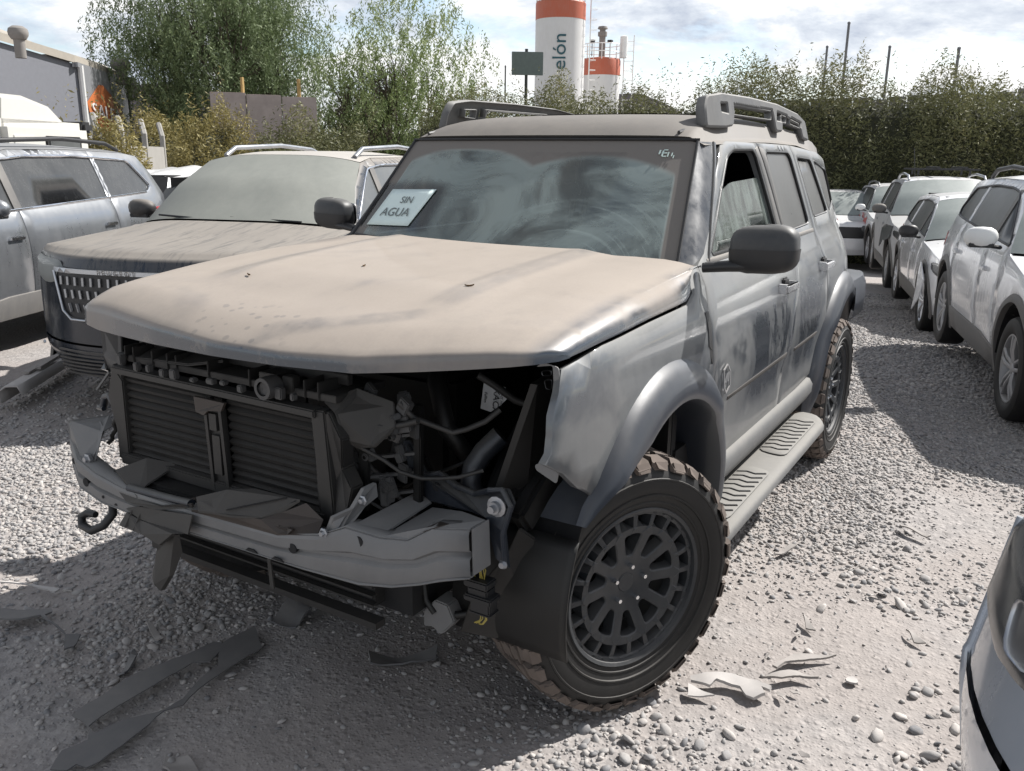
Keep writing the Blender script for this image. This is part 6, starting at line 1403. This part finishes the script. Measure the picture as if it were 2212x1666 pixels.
def silo(label, x, y, zt, r_, band, name='cement_silo'):
    s_ = empty(name, (x, y, gb)); tag(s_, label, 'silo'); t0 = zt-gb
    MB().lathe([(r_, 0), (r_, t0-band)], n=56).build('shell', M_silo, s_, 30); MB().lathe([(r_+.01, t0-band), (r_+.01, t0), (r_*.96, t0+.12), (0, t0+.3)], n=56).build('painted_band', M_band, s_, 30)
    rl = MB(); 
    for zz in (t0+.55, t0+1.05): rl.tube([(r_*.98*math.cos(a), r_*.98*math.sin(a), zz) for a in np.linspace(0, 2*PI, 33)], .03, 5, False)
    for k in range(14): a = 2*PI*k/14; rl.tube([(r_*.98*math.cos(a), r_*.98*math.sin(a), t0), (r_*.98*math.cos(a), r_*.98*math.sin(a), t0+1.05)], .03, 5)
    rl.build('guard_rail', M_white, s_); return s_, t0
dvec = lambda x, y: vnorm(np.array([CAM[0]-x, CAM[1]-y, 0]))
sA, tA = silo('large white cement silo with an orange top band and vertical teal lettering', -50.5, -26.7, 11.30, 1.62, 1.0)
dA = dvec(-50.5, -26.7); tang = np.array([-dA[1], dA[0], 0])
lt = text('silo_lettering', 'elón', 1.25, M_teal, sA, .02)
bmx = lt.data; xsv = [v.co.x for v in bmx.vertices]; x0v, x1v = min(xsv), max(xsv)
zmid = 8.25-gb
for v in bmx.vertices:
    # reading upwards: text x -> up, text y -> leftwards round the shell
    ang = (v.co.y-.0)/1.65; u = v.co.x*1.02; side = -math.sin(ang)*1.66; dep = math.cos(ang)*1.66+v.co.z
    p = dA*dep+(-tang)*side*-1.0; v.co = Vector((p[0], p[1], zmid+u))
# ladder cage on its right side
lc = MB(); rgt = -tang if (np.dot(-tang, Rr) > 0) else tang
for q in (-.35, .35):
    c0_ = rgt*1.95+dA*q; lc.tube([tuple(c0_), tuple(c0_+np.array([0, 0, tA+1.2]))], .03, 5)
for k in range(22):
    z = 1+k*.62; a = rgt*1.95-dA*.35; b = rgt*1.95+dA*.35; lc.tube([tuple(a+[0, 0, z]), tuple(b+[0, 0, z])], .02, 4)
    if k > 4: lc.tube([tuple(a+[0, 0, z]), tuple(rgt*2.35+dA*-.2+[0, 0, z]), tuple(rgt*2.35+dA*.2+[0, 0, z]), tuple(b+[0, 0, z])], .015, 4)
lc.build('ladder', M_white, sA)
sB, tB = silo('smaller white silo with an orange top band, railings and a dark vent pipe', -55.6, -26.1, 8.30, 1.32, 1.0)
vb = MB(); vb.lathe([(.22, tB), (.22, tB+1.6), (.32, tB+1.62), (.32, tB+1.9), (.20, tB+1.92), (.20, tB+2.05), (.36, tB+2.1), (.30, tB+2.25), (0, tB+2.3)], n=16); vb.build('vent_pipe', M_conc, sB, 40)
sideb = MB(); dB = dvec(-55.6, -26.1); rB = -np.array([-dB[1], dB[0], 0]); rB = rB if np.dot(rB, Rr) > 0 else -rB
for q in (1.55, 2.2):
    sideb.tube([tuple(rB*q), tuple(rB*q+[0, 0, tB+1.7])], .035, 5)
for k in range(16): sideb.tube([tuple(rB*1.55+[0, 0, 1+k*.65]), tuple(rB*2.2+[0, 0, 1+k*.65])], .025, 4)
sideb.lathe([(.26, tB+.2), (.26, tB+1.6), (0, tB+1.7)], c=tuple(rB*1.5), n=14); sideb.build('ladder', M_white, sB)
for sgn in (-.7, .55):
    MB().tube([tuple(rB*sgn+[0, 0, tB+.3]), tuple(rB*sgn+[0, 0, tB+1.25])], .03, 5).box(tuple(rB*sgn+[0, 0, tB+1.3]), (.3, .3, .16)).build('floodlight', M_black, sB)
# brown block wall with timber posts
bw = empty('block_wall', (-17.0, -19.6, gb)); tag(bw, 'brown rendered block wall with two yellow timber posts above the bushes', 'wall')
for k in range(3):
    a = np.array((-16.6+17.0, -20.6+19.6)); d_ = vnorm(np.array((-2.24, 2.12)))*1.05; p = a+d_*k*1.02; q_ = a+d_*(k*1.02+1.0)
    MB().bar((p[0], p[1], 2.32-.02*k), (q_[0], q_[1], 2.32-.02*k), .25, 4.66-.04*k).build('wall_panel', M_concd, bw, bevel=.015)
for k, f in enumerate((.92, 2.55)):
    p = np.array((.25, -1.15))+vnorm(np.array((-2.24, 2.12)))*1.05*f; MB().box((p[0], p[1], 4.75), (.09, .09, .75)).build('timber_post', M_wood, bw, bevel=.01)
# concrete panel fence with cranked posts
cf = empty('concrete_fence', (-7.6, -12.0, -.4)); tag(cf, 'pale concrete panel fence with bent topped posts behind the silver SUV', 'fence')
fp = [(-6.9, -12.0), (-7.9, -12.75), (-9.0, -13.6), (-10.4, -14.9)]
for k, (x, y) in enumerate(fp):
    MB().tube([(x+7.6, y+12.0, 0), (x+7.6, y+12.0, 2.42), (x+7.45, y+11.72, 2.68)], .055, 6).build('post', M_fence, cf)
    if k:
        x0, y0 = fp[k-1]
        for j in range(4): MB().bar((x0+7.6, y0+12.0, .3+.54*j), (x+7.6, y+12.0, .3+.54*j), .05, .53).build('wall_panel', M_fence, cf, bevel=.01)
# warehouse
wh = empty('warehouse', (-12.0, -24, gb)); tag(wh, 'grey corrugated warehouse with roof vents and an orange diamond on its side', 'building')
t = NT('corrugated_sheet'); wv = t.n('TexWave', wave_type='BANDS'); wv.bands_direction = 'X'; wv.inputs['Scale'].default_value = 2.3; t.l(t.coord(), wv.inputs[0]); f_ = t.noise(3, 5, stretch=(4, 4, .3))
t.set(Base_Color=t.mix(f_, (.20, .205, .22), (.30, .305, .315)), Roughness=.5, Metallic=.3); t.bump(wv.outputs['Fac'], .6, .05); M_corr = t.m
M_sheet2 = plain('plain_grey_sheet', (.16, .165, .185), .6, var=.12); M_whroof = plain('dusty_fibre_roof', (.33, .30, .255), .8, var=.15)
A0 = Vector((-7.0, -21.2, 0)); A1 = Vector((-14.6, -23.9, 0)); A2 = Vector((-21.2, -30.9, 0)); wo_ = Vector((-12.0, -24, 0))
zt0, zt1, zt2 = 6.1, 5.35, 5.62
def wallq(nm, a, b, za, zb_, m_):
    a, b = a-wo_, b-wo_; n_ = Vector((b-a).normalized().cross(Vector((0, 0, 1)))); l_ = (b-a).length
    o = MB().grid([[(0, 0, 0), (l_, 0, 0)], [(0, 0, za), (l_, 0, zb_)]]).grid([[(0, -.12 if False else .12, 0), (l_, .12, 0)], [(0, .12, za), (l_, .12, zb_)]]).build(nm, m_, wh)
    ang = math.atan2((b-a).y, (b-a).x); o.location = (a.x, a.y, 0); o.rotation_euler = (0, 0, ang); return o
g1 = wallq('gable_wall', A0, A1, zt0, zt1, M_sheet2); g2 = wallq('side_wall', A1, A2, zt1, zt2, M_corr)
rfm = MB(); back = Vector((-4.0, -9.0, 0))
a, b, c = A0-wo_, A1-wo_, A2-wo_
upn = Vector((0, 0, .12)); out_ = Vector((.35, .25, 0))
rfm.grid([[tuple(a+out_+Vector((0, 0, zt0+.05))), tuple(b+out_+Vector((0, 0, zt1+.05))), tuple(c+out_+Vector((0, 0, zt2+.05)))], [tuple(a+out_+Vector((0, 0, zt0+.28))), tuple(b+out_+Vector((0, 0, zt1+.26))), tuple(c+out_+Vector((0, 0, zt2+.26)))], [tuple(a+back*.9+Vector((0, 0, zt0+2.0))), tuple(b+back+Vector((0, 0, zt1+1.6))), tuple(c+back*.6+Vector((0, 0, zt2+1.2)))]])
rfm.build('roof', M_whroof, wh)
MB().tube([tuple(b+Vector((.12, .12, 0))), tuple(b+Vector((.12, .12, zt1)))], .09, 8).build('downpipe', M_silo, wh)
MB().bar(tuple(b+out_*1.1+Vector((0, 0, zt1+.0))), tuple(c+out_*1.1+Vector((0, 0, zt2+.0))), .16, .14).build('gutter', M_corr, wh)
MB().box(tuple(c+Vector((.2, .2, zt2-.3))), (.5, .5, .9)).tube([tuple(c+Vector((.3, .3, zt2-.6))), tuple(c+Vector((.4, .4, .5)))], .10, 8).build('rain_head', M_black, wh)
def vent(p, r_, hh):
    v = MB().lathe([(r_*.72, -.08), (r_*.72, hh*.55), (r_*.95, hh*.58), (r_*1.25, hh*.72), (r_*1.32, hh*.85), (r_*1.2, hh*.98), (r_*.7, hh*1.08), (0, hh*1.1)], n=20); o = v.build('roof_ventilator', M_conc, wh, 30); o.location = p
P_ = lambda px, py, D: Vector(tuple(CAM+(fw+Rr*(px-1106)/fpx+Uu*(833-py)/fpx)*(D/float(np.hypot(*(fw+Rr*(px-1106)/fpx+Uu*(833-py)/fpx)[:2])))))-wo_-Vector((0, 0, gb))
vent(P_(45, 118, 24.5), .17, .58); vent(P_(264, 178, 36.0), .27, .74)
MB().box(tuple(P_(113, 127, 32)), (.9, .9, .15)).box(tuple(P_(113, 135, 32)), (.6, .6, .4)).build('vent_box', M_conc, wh)
M_or = plain('sign_orange', (.42, .12, .03), .6, var=.2); M_sw = plain('sign_white', (.55, .53, .52), .6)
sg = MB(); l2 = (A2-A1).length; cx_ = l2*.47; cz = 2.95+.55
dm = panel('wall_emblem', [(.12, 4.30), (.40, 3.92), (2.5, 3.45), (3.2, 3.45), (6.8, 3.98), (7.1, 4.45), (3.2, 5.02), (2.5, 4.98)], lambda u, v: (u, -.04, v), M_or, g2, s=2, thick=.02, rollw=0)
st_ = text('wall_lettering', 'SALFA', .66, M_sw, g2, .01); st_.location = (3.4, -.08, 4.08); st_.scale = (3.1, 1, 1); st_.rotation_euler = (R(90), 0, 0)
hills = mesh('hills', [(-200+x, -230-.6*x, -2 if k == 0 else 16+9*math.sin(x*.03)+5*math.sin(x*.09+1)) for x in range(-160, 170, 10) for k in (0, 1)], [(2*i, 2*i+2, 2*i+3, 2*i+1) for i in range(32)], plain('hill_brown', (.12, .11, .12), .95)); tag(hills, kind='structure')
# ------------------------------------------------ white lorry cab
tr = empty('truck_cab', (-4.30, -10.9, -.30), R(205)); tag(tr, 'white lorry cab with a tall dusty roof deflector, behind the silver SUV', 'truck')
M_cab = dusty('cab_white', (.58, .57, .53), .3, 0, .1, .35, .3, dust=(.42, .40, .36))
MB().box((0, 0, 1.38), (1.9, 2.3, 1.95)).build('cab', M_cab, tr, 50, bevel=.10)
MB().prism([(.62, -1.05, 2.30), (.25, -1.05, 2.55), (-.30, -1.05, 2.66), (-.80, -1.05, 2.66), (-.98, -1.05, 1.7), (-.90, -1.05, 1.6), (-.72, -1.05, 2.25)], (0, 2.1, 0)).build('roof_deflector', M_cab, tr, 50, bevel=.06)
for s in (1, -1):
    MB().box((.28, s*1.155, 1.88), (.80, .03, .56)).build('window_frame', M_rubber, tr, bevel=.05); MB().box((.28, s*1.165, 1.88), (.70, .03, .46)).build('side_window', M_gl_grey, tr, bevel=.04)
    MB().box((-.55, s*1.152, 1.80), (.42, .02, .72)).build('locker_door', M_cab, tr, bevel=.008)
MB().box((.955, 0, 1.6), (.03, 2.0, .75)).build('windscreen', M_gl_grey, tr, bevel=.01); MB().box((1.0, 0, 2.30), (.25, 2.2, .16)).build('sun_visor', M_black, tr, bevel=.04)
MB().box((0, 0, .45), (2.0, 2.1, .5)).build('chassis', M_black, tr)
